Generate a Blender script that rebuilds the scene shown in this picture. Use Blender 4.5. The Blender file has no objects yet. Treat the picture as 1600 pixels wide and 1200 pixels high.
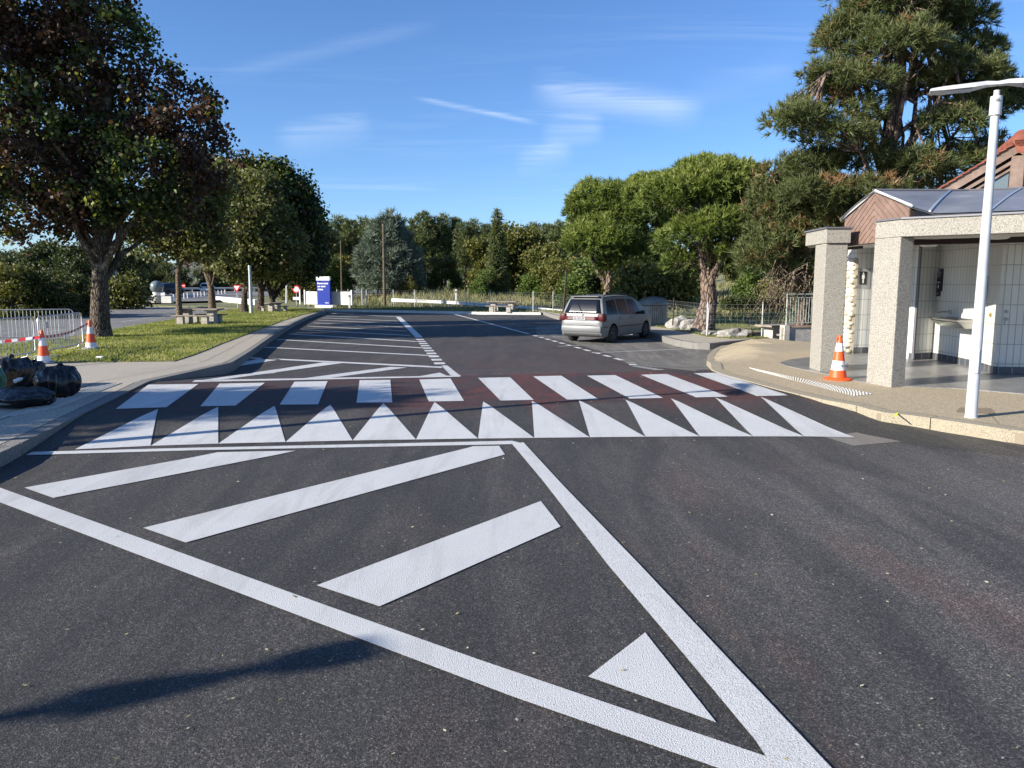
import bpy, bmesh, math, random
import numpy as np
from mathutils import Vector, Matrix
R_ = math.radians
rng = np.random.default_rng(7)
random.seed(7)
SC = bpy.context.scene
COL = SC.collection

# ------------------------------------------------------------------ camera, sky, sun, exposure
CAM_H = 1.6
PITCH = math.atan(160 / 1200)
cam_d = bpy.data.cameras.new('camera'); cam = bpy.data.objects.new('camera', cam_d); COL.objects.link(cam)
cam_d.sensor_width = 36; cam_d.lens = 27; cam_d.clip_start = .05; cam_d.clip_end = 6000
cam.location = (0, 0, CAM_H); cam.rotation_euler = (math.pi / 2 - PITCH, 0, 0)
SC.camera = cam
SUN_DIR = np.array([-.917, -.40]); SUN_DIR /= np.linalg.norm(SUN_DIR)     # horizontal direction towards the sun
SUN_EL = 22.5
sd = bpy.data.lights.new('sun', 'SUN'); sd.energy = 5.0; sd.angle = R_(.5); sd.color = (1, .93, .82)
sun = bpy.data.objects.new('sun', sd); COL.objects.link(sun)
sv = Vector((SUN_DIR[0] * math.cos(R_(SUN_EL)), SUN_DIR[1] * math.cos(R_(SUN_EL)), math.sin(R_(SUN_EL))))
sun.rotation_euler = sv.to_track_quat('Z', 'Y').to_euler(); sun.location = sv * 60
W = bpy.data.worlds.new('World'); SC.world = W; W.use_nodes = True
wn = W.node_tree.nodes; wl = W.node_tree.links
bgn = wn['Background']; bgn.inputs[1].default_value = .09
sky = wn.new('ShaderNodeTexSky'); sky.sky_type = 'NISHITA'; sky.sun_disc = False
sky.sun_elevation = R_(SUN_EL); sky.sun_rotation = math.atan2(SUN_DIR[0], SUN_DIR[1])
sky.air_density = 1.0; sky.dust_density = .05; sky.ozone_density = 6
SC.view_settings.view_transform = 'Standard'; SC.view_settings.look = 'None'; SC.view_settings.gamma = 1
SC.view_settings.exposure = .98

# thin cirrus in the sky itself, laid out by direction
def wnode(t, **k):
    n = wn.new(t)
    for a, b in k.items(): setattr(n, a, b)
    return n
tc = wnode('ShaderNodeTexCoord')
sep = wnode('ShaderNodeSeparateXYZ'); wl.new(tc.outputs['Generated'], sep.inputs[0])
def wmath(op, a, b=None, c=None):
    n = wnode('ShaderNodeMath', operation=op)
    for i, v in enumerate((a, b, c)):
        if v is None: continue
        if isinstance(v, (int, float)): n.inputs[i].default_value = v
        else: wl.new(v, n.inputs[i])
    return n.outputs[0]
zc = wmath('MAXIMUM', sep.outputs[2], .04)
px_ = wmath('DIVIDE', sep.outputs[0], zc); py_ = wmath('DIVIDE', sep.outputs[1], zc)
cmb = wnode('ShaderNodeCombineXYZ'); wl.new(px_, cmb.inputs[0]); wl.new(py_, cmb.inputs[1])
mp = wnode('ShaderNodeMapping'); mp.inputs['Rotation'].default_value = (0, 0, R_(38)); mp.inputs['Scale'].default_value = (.22, 1.1, 1)
wl.new(cmb.outputs[0], mp.inputs[0])
n1 = wnode('ShaderNodeTexNoise'); n1.inputs['Scale'].default_value = 1.5; n1.inputs['Detail'].default_value = 10; n1.inputs['Roughness'].default_value = .66; n1.inputs['Distortion'].default_value = 1.1
wl.new(mp.outputs[0], n1.inputs[0])
n2 = wnode('ShaderNodeTexNoise'); n2.inputs['Scale'].default_value = .33; n2.inputs['Detail'].default_value = 2
wl.new(cmb.outputs[0], n2.inputs[0])
r1 = wnode('ShaderNodeMapRange'); r1.inputs[1].default_value = .5; r1.inputs[2].default_value = .8; wl.new(n1.outputs[0], r1.inputs[0])
r2 = wnode('ShaderNodeMapRange'); r2.inputs[1].default_value = .42; r2.inputs[2].default_value = .68; wl.new(n2.outputs[0], r2.inputs[0])
cf = wmath('MULTIPLY', r1.outputs[0], r2.outputs[0])
cf = wmath('MULTIPLY', cf, .32)
# soft patch of cirrus and two short contrails: bands round great circles
def wband(dirs, width, lo, hi, gain):
    """dirs = two unit vectors the band runs between; returns a mask"""
    a, b = Vector(dirs[0]).normalized(), Vector(dirs[1]).normalized()
    nrm = a.cross(b).normalized(); mid = (a + b).normalized()
    v1 = wnode('ShaderNodeVectorMath', operation='DOT_PRODUCT'); wl.new(tc.outputs['Generated'], v1.inputs[0]); v1.inputs[1].default_value = nrm
    v2 = wnode('ShaderNodeVectorMath', operation='DOT_PRODUCT'); wl.new(tc.outputs['Generated'], v2.inputs[0]); v2.inputs[1].default_value = mid
    d = wmath('ABSOLUTE', wmath('ADD', v1.outputs['Value'], wmath('MULTIPLY', wmath('SUBTRACT', n1.outputs[0], .5), width * 3.2)))
    m = wnode('ShaderNodeMapRange'); m.inputs[1].default_value = width * 1.3; m.inputs[2].default_value = 0; wl.new(d, m.inputs[0])
    e = wnode('ShaderNodeMapRange', interpolation_type='SMOOTHSTEP'); c0 = a.dot(mid); e.inputs[1].default_value = c0; e.inputs[2].default_value = c0 + (1 - c0) * .8; wl.new(v2.outputs['Value'], e.inputs[0])
    o = wmath('MULTIPLY', m.outputs[0], e.outputs[0])
    o = wmath('MULTIPLY', o, wmath('MULTIPLY', wmath('ADD', wmath('MULTIPLY', n1.outputs[0], 3.4), -1.0), gain))
    return o

def pray(px, py):
    """direction through a point of the 1600 x 1200 frame"""
    r = np.array([1, 0, 0.]); u = np.array([0, math.sin(PITCH), math.cos(PITCH)]); w = np.array([0, math.cos(PITCH), -math.sin(PITCH)])
    return w + (px - 800) / 1200 * r + (600 - py) / 1200 * u
for (p, q, wd, g) in [((820, 135), (1110, 172), .022, .55), ((640, 150), (850, 195), .0035, .42), ((425, 225), (590, 190), .022, .2),
                      ((840, 215), (950, 200), .018, .3), ((450, 290), (700, 296), .003, .2), ((330, 120), (700, 30), .010, .12), ((1060, 150), (1260, 95), .02, .14), ((800, 265), (900, 235), .014, .2)]:
    cf = wmath('ADD', cf, wband((pray(*p), pray(*q)), wd, 0, 1, g))
cf = wmath('MINIMUM', cf, .8)
tint = wnode('ShaderNodeMix', data_type='RGBA', blend_type='MULTIPLY'); tint.inputs[0].default_value = 1; wl.new(sky.outputs[0], tint.inputs[6]); tint.inputs[7].default_value = (.88, .94, 1.07, 1)
mx = wnode('ShaderNodeMix', data_type='RGBA'); wl.new(cf, mx.inputs[0]); wl.new(tint.outputs[2], mx.inputs[6]); mx.inputs[7].default_value = (5.2, 6.0, 7.2, 1)
wl.new(mx.outputs[2], bgn.inputs[0])

# ------------------------------------------------------------------ ground heights (metres) and frame-to-ground helpers
ANG = R_(9.5)
def sof(x, y): return -math.sin(ANG) * x + math.cos(ANG) * y      # distance along the car park
def zroad(x, y):
    s = sof(x, y)
    return float(np.interp(s, [7.25, 7.6, 9.0, 9.35, 11.8, 12.2, 13.2, 14, 19, 20.5], [0, .012, .108, .12, .12, .105, .0, -.08, -.58, -.65]))
def zwalk(x, y):                                  # left pavement and lawn
    return float(np.interp(sof(x, y), [8.5, 12, 20, 24], [.125, .14, -.40, -.45]))
def sst(t): t = min(1, max(0, t)); return t * t * (3 - 2 * t)
KERB_SEG = []
def kerb_dist(x, y):
    d = 9.0
    for (ax, ay), (bx, by) in KERB_SEG:
        ux, uy = bx - ax, by - ay; t = min(1, max(0, ((x - ax) * ux + (y - ay) * uy) / (ux * ux + uy * uy + 1e-9)))
        d = min(d, math.hypot(x - ax - ux * t, y - ay - uy * t))
    return d
def zplaza(x, y):
    s = sof(x, y)
    w = 1 if s < 11 else sst((kerb_dist(x, y) - .15) / .95)
    inner = .13 - .42 * sst((s - 14.5) / 8)
    edge = min(.13, zroad(x, y) + .12)
    return edge * (1 - w) + inner * w
def zflat(v): return lambda x, y: v
def zterr(x, y):
    """wild ground round the car park"""
    z = -.72
    if y > 60: z += .4 * sst((y - 60) / 40)
    z += 1.05 * sst((y - 62) / 20) * sst((x + 17) / 8) * (1 - sst((y - 120) / 60))
    z += 7.5 * sst((x - 17) / 50) * sst((y - 42) / 60)
    if y > 200: z += 4 * sst((y - 200) / 400)
    return z
def zbeyond(x, y): return max(-.5, zterr(x, y) + .1)
def G(px, py, zf=zroad, dz=0):
    """where the sight line through a frame point meets a ground surface"""
    d = pray(px, py)
    if not callable(zf): zf = zflat(zf)
    t = (0 - CAM_H) / d[2] if d[2] < 0 else 100
    for _ in range(60):
        x, y = d[0] * t, d[1] * t
        t2 = (zf(x, y) + dz - CAM_H) / d[2]
        t = t * .5 + t2 * .5
    return (d[0] * t, d[1] * t)
def AT(px, py, Y):
    d = pray(px, py); k = Y / d[1]
    return Vector((d[0] * k, Y, CAM_H + d[2] * k))

# ------------------------------------------------------------------ objects
def tag(o, label=None, cat=None, group=None, kind=None):
    if label: o['label'] = label
    if cat: o['category'] = cat
    if group: o['group'] = group
    if kind: o['kind'] = kind
    return o
def empty(name, loc=(0, 0, 0), rz=0, label=None, cat=None, group=None):
    o = bpy.data.objects.new(name, None); COL.objects.link(o); o.location = loc; o.rotation_euler = (0, 0, rz); o.empty_display_size = .2
    return tag(o, label, cat, group)
KIDS = {}
def link(name, me, mats, parent=None, smooth=False):
    o = bpy.data.objects.new(name, me); COL.objects.link(o)
    if not isinstance(mats, (list, tuple)): mats = [mats]
    if not me.materials:
        for m in mats: me.materials.append(m)
    if smooth: me.polygons.foreach_set('use_smooth', [True] * len(me.polygons))
    if parent is not None: o.parent = parent; KIDS.setdefault(parent.name, []).append(o)
    return o
def copy_tree(o, parent=None):
    c = o.copy(); COL.objects.link(c)
    if parent is not None: c.parent = parent; KIDS.setdefault(parent.name, []).append(c)
    for ch in list(KIDS.get(o.name, [])): copy_tree(ch, c)
    return c

class MB:
    """collects faces, then links them as one mesh object"""
    def __init__(s): s.v = []; s.f = []; s.m = []
    def add(s, vs, fs, mi=0, M=None):
        n = len(s.v)
        for p in vs:
            p = Vector(p)
            s.v.append(tuple(M @ p) if M is not None else tuple(p))
        for f in fs: s.f.append(tuple(n + i for i in f)); s.m.append(mi)
    def box(s, c, size, rz=0, mi=0, M=None, bev=0, rx=0, ry=0):
        x, y, z = [a / 2 for a in size]
        T = Matrix.Translation(c) @ Matrix.Rotation(rz, 4, 'Z') @ Matrix.Rotation(ry, 4, 'Y') @ Matrix.Rotation(rx, 4, 'X')
        if M is not None: T = M @ T
        if bev > 0:
            bm = bmesh.new(); bmesh.ops.create_cube(bm, size=1)
            bmesh.ops.scale(bm, vec=size, verts=bm.verts)
            bmesh.ops.bevel(bm, geom=list(bm.edges), offset=bev, segments=2, affect='EDGES', profile=.5)
            bm.verts.index_update()
            s.add([v.co[:] for v in bm.verts], [[v.index for v in f.verts] for f in bm.faces], mi, T); bm.free(); return
        vs = [(-x, -y, -z), (x, -y, -z), (x, y, -z), (-x, y, -z), (-x, -y, z), (x, -y, z), (x, y, z), (-x, y, z)]
        s.add(vs, [(0, 3, 2, 1), (4, 5, 6, 7), (0, 1, 5, 4), (1, 2, 6, 5), (2, 3, 7, 6), (3, 0, 4, 7)], mi, T)
    def tube(s, pts, r, n=8, mi=0, M=None, cap=True):
        pts = [Vector(p) for p in pts]
        if not hasattr(r, '__len__'): r = [r] * len(pts)
        vs = []; prev = None
        for i, p in enumerate(pts):
            t = (pts[min(i + 1, len(pts) - 1)] - pts[max(i - 1, 0)]).normalized()
            if prev is None:
                a = Vector((0, 0, 1)) if abs(t.z) < .9 else Vector((1, 0, 0))
                u = t.cross(a).normalized()
            else:
                u = (prev - t * prev.dot(t)).normalized()
            prev = u; w = t.cross(u)
            for k in range(n):
                a = 2 * math.pi * k / n
                vs.append(p + (u * math.cos(a) + w * math.sin(a)) * r[i])
        fs = []
        for i in range(len(pts) - 1):
            for k in range(n):
                a, b = i * n + k, i * n + (k + 1) % n
                fs.append((a, b, b + n, a + n))
        if cap: fs += [tuple(range(n))[::-1], tuple(range((len(pts) - 1) * n, len(pts) * n))]
        s.add(vs, fs, mi, M)
    def lathe(s, prof, n=20, c=(0, 0, 0), mi=0, M=None, jit=None):
        vs = []; fs = []
        for (r, z) in prof:
            for k in range(n):
                a = 2 * math.pi * k / n
                vs.append((c[0] + r * math.cos(a), c[1] + r * math.sin(a), c[2] + z))
        for i in range(len(prof) - 1):
            for k in range(n):
                a, b = i * n + k, i * n + (k + 1) % n
                fs.append((a, b, b + n, a + n))
        fs += [tuple(range(n))[::-1], tuple(range((len(prof) - 1) * n, len(prof) * n))]
        s.add(vs, fs, mi, M)
    def prism(s, poly, z0, z1, mi=0, M=None):
        """poly = xy outline, counter-clockwise"""
        n = len(poly)
        vs = [(p[0], p[1], z0) for p in poly] + [(p[0], p[1], z1) for p in poly]
        fs = [tuple(range(n))[::-1], tuple(range(n, 2 * n))] + [(i, (i + 1) % n, n + (i + 1) % n, n + i) for i in range(n)]
        s.add(vs, fs, mi, M)
    def quad(s, a, b, c, d, mi=0, M=None): s.add([a, b, c, d], [(0, 1, 2, 3)], mi, M)
    def build(s, name, mats, parent=None, smooth=False, bevel=0):
        me = bpy.data.meshes.new(name); me.from_pydata(s.v, [], s.f); me.update()
        o = link(name, me, mats, parent)
        me.polygons.foreach_set('material_index', s.m)
        if smooth:
            me.polygons.foreach_set('use_smooth', [True] * len(me.polygons)); me.set_sharp_from_angle(angle=R_(40))
        if bevel:
            b = o.modifiers.new('bevel', 'BEVEL'); b.width = bevel; b.segments = 2; b.limit_method = 'ANGLE'; b.angle_limit = R_(35)
        return o
S_CUTS = [7.25, 7.6, 9.0, 9.35, 11.8, 12.2, 13.2, 14, 19, 20.5, 24] + [8.1, 8.5, 12.7, 15.5, 17]
def drape(name, polys, zf, dz, mat, parent=None, skirt=0, cuts=S_CUTS, grid=None, soft=0, mats=None):
    """flat outlines (xy) laid on a ground surface dz above it, cut so they follow its breaks"""
    bm = bmesh.new()
    for poly in polys:
        vs = [bm.verts.new((p[0], p[1], 0)) for p in poly]
        try: bm.faces.new(vs)
        except ValueError: pass
    n = Vector((-math.sin(ANG), math.cos(ANG), 0))
    for c in cuts:
        bmesh.ops.bisect_plane(bm, geom=bm.verts[:] + bm.edges[:] + bm.faces[:], plane_co=n * c, plane_no=n, dist=1e-5)
    if grid:
        (x0, x1, y0, y1, st) = grid
        for x in np.arange(x0, x1, st): bmesh.ops.bisect_plane(bm, geom=bm.verts[:] + bm.edges[:] + bm.faces[:], plane_co=(x, 0, 0), plane_no=(1, 0, 0), dist=1e-5)
        for y in np.arange(y0, y1, st): bmesh.ops.bisect_plane(bm, geom=bm.verts[:] + bm.edges[:] + bm.faces[:], plane_co=(0, y, 0), plane_no=(0, 1, 0), dist=1e-5)
    bmesh.ops.triangulate(bm, faces=[f for f in bm.faces if len(f.verts) > 4])
    bm.normal_update()
    for f in bm.faces:
        if f.normal.z < 0: f.normal_flip()
    for v in bm.verts: v.co.z = zf(v.co.x, v.co.y) + dz
    if skirt:
        be = [e for e in bm.edges if len(e.link_faces) == 1]
        r = bmesh.ops.extrude_edge_only(bm, edges=be)
        for v in [g for g in r['geom'] if isinstance(g, bmesh.types.BMVert)]: v.co.z -= skirt
        bmesh.ops.recalc_face_normals(bm, faces=bm.faces)
    me = bpy.data.meshes.new(name); bm.to_mesh(me); bm.free()
    o = link(name, me, mat, parent)
    return o
def offset_line(pts, d):
    """polyline moved sideways by d (positive = left of its direction)"""
    out = []
    for i, p in enumerate(pts):
        a = pts[max(i - 1, 0)]; b = pts[min(i + 1, len(pts) - 1)]
        t = Vector((b[0] - a[0], b[1] - a[1])).normalized()
        out.append((p[0] - t.y * d, p[1] + t.x * d))
    return out
def densify(pts, st):
    out = []
    for a, b in zip(pts[:-1], pts[1:]):
        n = max(1, int(math.dist(a, b) / st))
        for i in range(n): out.append((a[0] + (b[0] - a[0]) * i / n, a[1] + (b[1] - a[1]) * i / n))
    out.append(pts[-1]); return out

# ------------------------------------------------------------------ materials
def mat(name, col=(.5, .5, .5), rough=.6, metal=0, spec=None):
    m = bpy.data.materials.new(name); m.use_nodes = True
    b = m.node_tree.nodes['Principled BSDF']
    b.inputs['Base Color'].default_value = (*col, 1); b.inputs['Roughness'].default_value = rough; b.inputs['Metallic'].default_value = metal
    if spec is not None: b.inputs['Specular IOR Level'].default_value = spec
    return m
class NT:
    def __init__(s, m): s.m = m; s.t = m.node_tree; s.b = s.t.nodes['Principled BSDF']; s.c = s.t.nodes.new('ShaderNodeTexCoord').outputs['Object']
    def put(s, v, i):
        if isinstance(v, (int, float)): i.default_value = v
        elif isinstance(v, (tuple, list)): i.default_value = (*v, 1) if len(v) == 3 and i.type == 'RGBA' else v
        else: s.t.links.new(v, i)
    def geo(s): return s.t.nodes.new('ShaderNodeNewGeometry').outputs['Position']
    def noise(s, sc, det=3, ro=.5, vec=None, dist=0):
        n = s.t.nodes.new('ShaderNodeTexNoise'); n.inputs['Scale'].default_value = sc; n.inputs['Detail'].default_value = det; n.inputs['Roughness'].default_value = ro; n.inputs['Distortion'].default_value = dist
        s.t.links.new(vec or s.c, n.inputs['Vector']); return n.outputs[0]
    def voro(s, sc, vec=None, feat='F1', out='Distance'):
        n = s.t.nodes.new('ShaderNodeTexVoronoi'); n.feature = feat; n.inputs['Scale'].default_value = sc
        s.t.links.new(vec or s.c, n.inputs['Vector']); return n.outputs[out]
    def map(s, scale=(1, 1, 1), rot=(0, 0, 0), loc=(0, 0, 0), vec=None):
        n = s.t.nodes.new('ShaderNodeMapping'); n.inputs['Scale'].default_value = scale; n.inputs['Rotation'].default_value = rot; n.inputs['Location'].default_value = loc
        s.t.links.new(vec or s.c, n.inputs['Vector']); return n.outputs[0]
    def ramp(s, f, stops):
        n = s.t.nodes.new('ShaderNodeValToRGB'); e = n.color_ramp.elements
        while len(e) < len(stops): e.new(.5)
        for i, (p, c) in enumerate(stops): e[i].position = p; e[i].color = (*c, 1) if hasattr(c, '__len__') else (c, c, c, 1)
        s.put(f, n.inputs[0]); return n.outputs[0]
    def rng(s, f, a, b, c=0, d=1):
        n = s.t.nodes.new('ShaderNodeMapRange'); s.put(f, n.inputs[0])
        for i, v in enumerate((a, b, c, d)): n.inputs[i + 1].default_value = v
        return n.outputs[0]
    def mix(s, f, a, b, mode='MIX'):
        n = s.t.nodes.new('ShaderNodeMix'); n.data_type = 'RGBA'; n.blend_type = mode
        s.put(f, n.inputs[0]); s.put(a, n.inputs[6]); s.put(b, n.inputs[7]); return n.outputs[2]
    def math(s, op, a, b=0):
        n = s.t.nodes.new('ShaderNodeMath'); n.operation = op; s.put(a, n.inputs[0]); s.put(b, n.inputs[1]); return n.outputs[0]
    def sep(s, v):
        n = s.t.nodes.new('ShaderNodeSeparateXYZ'); s.t.links.new(v, n.inputs[0]); return n.outputs
    def col(s, c): s.put(c, s.b.inputs['Base Color'])
    def rough(s, c): s.put(c, s.b.inputs['Roughness'])
    def bump(s, h, st=.3, d=.01):
        n = s.t.nodes.new('ShaderNodeBump'); n.inputs['Strength'].default_value = st; n.inputs['Distance'].default_value = d
        s.put(h, n.inputs['Height']); s.t.links.new(n.outputs[0], s.b.inputs['Normal'])
    def attr(s, name):
        n = s.t.nodes.new('ShaderNodeAttribute'); n.attribute_name = name; return n.outputs['Fac']
def noisy(name, a, b, sc=8, rough=.7, det=4, bump=.2, bd=.01, metal=0, vec=None, lo=.35, hi=.65, fine=None):
    m = mat(name, a, rough, metal); t = NT(m); n = t.noise(sc, det, .6)
    c = t.ramp(n, [(lo, a), (hi, b)])
    if fine: c = t.mix(fine[1], c, t.ramp(t.noise(fine[0], 2), [(.3, 0), (.7, 1)]), 'OVERLAY')
    t.col(c)
    if bump: t.bump(n if not fine else t.noise(fine[0], 2), bump, bd)
    return m

def mk_asphalt(name, dark, light, red=True, old=0):
    m = mat(name, dark, .88); t = NT(m)
    g = t.voro(95); g2 = t.noise(210, 2, .7); f = t.noise(38, 3, .7)
    cells = t.sep(t.voro(190, out='Color'))[0]; cells2 = t.sep(t.voro(85, out='Color'))[1]
    grain = t.mix(1, t.ramp(cells, [(.0, .35), (.55, .8), (.86, 1.4), (.95, 2.2), (1, 3.0)]), t.ramp(cells2, [(.1, .72), (.6, 1.0), (.95, 1.25), (1, 1.8)]), 'MULTIPLY')
    base = t.ramp(t.noise(.55, 5, .6, dist=.6), [(.3, dark), (.72, light)])
    # long wheel streaks
    st = t.noise(1.0, 6, .68, t.map((1.9, .30, 1), (0, 0, R_(7))), 1.1)
    base = t.mix(t.rng(st, .45, .72, 0, .7), base, tuple(c * k_ for c, k_ in zip(light, (1.95, 1.85, 1.75))))
    base = t.mix(t.rng(f, .35, .7, 0, .5), base, tuple(c * .55 for c in dark))
    if red:
        mp = t.sep(t.map((1, 1, 1), (0, 0, -ANG)))
        s_ = mp[1]; v_ = mp[0]
        band = t.math('MULTIPLY', t.rng(s_, 8.3, 9.4), t.rng(s_, 15.5, 12.2))
        n = t.noise(1.3, 5, .65, t.map((1, .5, 1)), 1)
        flat = t.math('MULTIPLY', t.rng(s_, 9.0, 9.15), t.rng(s_, 12.3, 12.15))
        base = t.mix(t.math('MULTIPLY', flat, t.rng(n, .25, .6, .35, 1)), base, (.042, .021, .020))
        side = t.rng(v_, -3.5, 2.5, .0, 1)
        base = t.mix(t.math('MULTIPLY', t.math('MULTIPLY', band, side), t.rng(n, .42, .62, 0, .85)), base, (.125, .036, .027))
        far = t.math('MULTIPLY', t.rng(s_, 12.2, 14), t.rng(s_, 36, 20))
        base = t.mix(t.math('MULTIPLY', t.math('MULTIPLY', far, side), t.rng(n, .4, .7, .15, .75)), base, (.085, .045, .040))
        base = t.mix(t.math('MULTIPLY', t.math('MULTIPLY', t.rng(s_, 8.5, 5), t.rng(v_, .3, 3.2)), t.rng(st, .36, .62, .2, .9)), base, (.118, .109, .099))
        fore = t.math('MULTIPLY', t.rng(s_, 8, 4), t.rng(v_, -.5, 1.5))
        base = t.mix(t.math('MULTIPLY', fore, t.rng(t.noise(.8, 5, .65, t.map((1.5, .45, 1), (0, 0, R_(12)), (3, 1, 0))), .52, .70, 0, .7)), base, (.15, .095, .078))
    col = t.mix(1, base, grain, 'MULTIPLY')
    # scattered pale stone chips
    ch = t.ramp(t.voro(9), [(.0, 1), (.055, 1), (.07, 0)])
    pick = t.ramp(t.sep(t.voro(9, out='Color'))[0], [(.80, 0), (.81, 1)])
    col = t.mix(t.math('MULTIPLY', ch, pick), col, (.34, .32, .27))
    if old: col = t.mix(old, col, (.25, .24, .21))
    t.col(col); t.rough(t.rng(g2, .3, .7, .95, .62)); t.bump(t.math('ADD', g2, t.math('MULTIPLY', g, -.4)), .75, .008)
    return m
M = {}
M['asphalt'] = mk_asphalt('fresh_asphalt', (.033, .0315, .030), (.060, .0565, .052))
M['asphalt_old'] = mk_asphalt('worn_asphalt', (.11, .105, .095), (.19, .18, .16), False)
M['asphalt_road'] = mk_asphalt('grey_road', (.15, .145, .135), (.23, .225, .21), False)
def mk_paint(name, col, worn=0):
    m = mat(name, col, .6); t = NT(m); n = t.noise(170, 2, .7); w = t.noise(2.2, 5, .6)
    c = t.mix(1, t.mix(t.rng(w, .35, .7, 0, .35), col, tuple(x * .8 for x in col)), t.ramp(n, [(.28, .48), (.45, .92), (.7, 1.12)]), 'MULTIPLY')
    c = t.mix(t.rng(t.noise(1.1, 6, .72, t.map((2.6, .3, 1), (0, 0, R_(6))), 1.2), .5, .72, 0, .42), c, (.30, .29, .28))
    d = t.noise(9, 6, .75)
    c = t.mix(t.rng(d, .60, .75, 0, .35 + worn), c, (.28, .26, .25))
    if worn: c = t.mix(t.rng(t.noise(60, 3, .8), .5, .6, 0, worn), c, (.06, .06, .06))
    t.col(c); t.bump(n, .9, .008); return m
M['paint'] = mk_paint('white_road_paint', (.66, .66, .64))
M['paint_worn'] = mk_paint('worn_road_paint', (.52, .52, .50), .35)
def mk_gravelstone(name, a, b, c, sc=70, bumpd=.006):
    """exposed aggregate concrete"""
    m = mat(name, a, .85); t = NT(m)
    v = t.voro(sc, out='Color'); d = t.voro(sc)
    n = t.sep(v)[0]
    k = t.ramp(n, [(.15, a), (.45, b), (.8, c), (.95, tuple(x * .45 for x in a))])
    k = t.mix(t.rng(d, .35, .62, 0, .6), k, tuple(x * .5 for x in a))
    k = t.mix(t.rng(t.noise(1.6, 5, .6), .35, .75, 0, .3), k, tuple(x * .72 for x in a))
    t.col(k); t.bump(d, .5, bumpd); return m
M['aggregate'] = mk_gravelstone('pebble_dash_concrete', (.33, .31, .265), (.385, .36, .31), (.46, .43, .375), 90)
M['soffit'] = noisy('pale_soffit', (.50, .49, .46), (.62, .61, .58), 3, .8)
M['walk'] = mk_gravelstone('beige_pavement', (.42, .34, .22), (.50, .41, .27), (.56, .47, .32), 75, .003)
M['walk_left'] = mk_gravelstone('grey_beige_pavement', (.44, .39, .31), (.51, .46, .36), (.58, .52, .42), 75, .003)
M['kerb'] = mk_gravelstone('kerb_concrete', (.36, .31, .22), (.41, .36, .26), (.45, .40, .29), 130, .002)
M['kerb_grey'] = mk_gravelstone('kerb_grey_concrete', (.22, .21, .19), (.27, .26, .23), (.33, .31, .28), 90, .006)
M['concrete'] = noisy('rough_concrete', (.33, .31, .27), (.48, .45, .40), 5, .9, 6, .4, .01, fine=(60, .4))
M['white_concrete'] = noisy('white_concrete', (.62, .61, .57), (.74, .73, .69), 3, .85, 5, .2, fine=(40, .25))
M['tactile'] = mat('white_tactile', (.56, .55, .51), .6)
def mk_lawn(name, a, b, c, sc=1.2):
    m = mat(name, a, .95); t = NT(m)
    n = t.noise(sc, 6, .65); f = t.noise(26, 4, .75, t.map((1, 1, 1)))
    k = t.ramp(n, [(.3, a), (.52, b), (.72, c)]); k = t.mix(1, k, t.ramp(f, [(.3, .35), (.5, .9), (.7, 1.8)]), 'MULTIPLY')
    t.col(k); t.bump(f, 1, .05); return m
M['lawn'] = mk_lawn('lawn_soil_grass', (.12, .13, .04), (.18, .18, .055), (.28, .22, .12))
M['wild'] = mk_lawn('wild_grass_ground', (.13, .14, .055), (.20, .20, .09), (.27, .24, .13), .5)
M['field'] = mk_lawn('far_field', (.10, .15, .04), (.16, .19, .06), (.26, .22, .12), .06)
def mk_leaf(name, stops, trans=.35, rough=.55, spec=.35):
    m = mat(name, (.1, .1, .1), rough, spec=spec); t = NT(m)
    c = t.ramp(t.attr('tint'), stops); t.col(c)
    tr = t.t.nodes.new('ShaderNodeBsdfTranslucent'); t.t.links.new(t.mix(1, c, (1.2, 1.25, .55), 'MULTIPLY'), tr.inputs[0])
    mixs = t.t.nodes.new('ShaderNodeMixShader'); mixs.inputs[0].default_value = trans
    out = t.t.nodes['Material Output']
    t.t.links.new(t.b.outputs[0], mixs.inputs[1]); t.t.links.new(tr.outputs[0], mixs.inputs[2]); t.t.links.new(mixs.outputs[0], out.inputs[0]); return m
M['maple'] = mk_leaf('maple_leaf_turning', [(.0, (.028, .017, .013)), (.30, (.065, .033, .024)), (.42, (.11, .055, .036)), (.55, (.022, .036, .013)), (.78, (.045, .075, .020)), (.93, (.26, .30, .06)), (1, (.34, .32, .08))], .3)
M['maple2'] = mk_leaf('maple_leaf_green', [(.0, (.04, .05, .018)), (.25, (.12, .08, .035)), (.4, (.08, .10, .028)), (.7, (.15, .165, .06)), (.92, (.27, .26, .12)), (1, (.32, .26, .12))], .35)
M['stone_pine'] = mk_leaf('bright_pine_needles', [(0, (.035, .052, .014)), (.4, (.095, .135, .028)), (.75, (.19, .235, .05)), (1, (.28, .31, .09))], .28)
M['black_pine'] = mk_leaf('dark_pine_needles', [(0, (.045, .056, .022)), (.55, (.088, .112, .038)), (.84, (.14, .16, .06)), (.9, (.20, .135, .06)), (1, (.28, .17, .085))], .25)
M['wood_pine'] = mk_leaf('far_pine_needles', [(0, (.06, .075, .032)), (.6, (.115, .14, .052)), (1, (.19, .20, .08))], .2)
M['cedar'] = mk_leaf('blue_grey_needles', [(0, (.08, .105, .075)), (.5, (.14, .175, .135)), (1, (.22, .25, .20))], .15)
M['broad'] = mk_leaf('olive_autumn_leaves', [(0, (.055, .06, .018)), (.4, (.11, .12, .03)), (.75, (.17, .165, .04)), (1, (.27, .19, .06))], .3)
M['broad_green'] = mk_leaf('green_bush_leaves', [(0, (.045, .07, .018)), (.5, (.09, .14, .03)), (1, (.17, .21, .05))], .3)
M['hedge'] = mk_leaf('dark_hedge_leaves', [(0, (.025, .035, .013)), (.5, (.05, .066, .022)), (.85, (.11, .12, .035)), (1, (.2, .15, .05))], .25)
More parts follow.
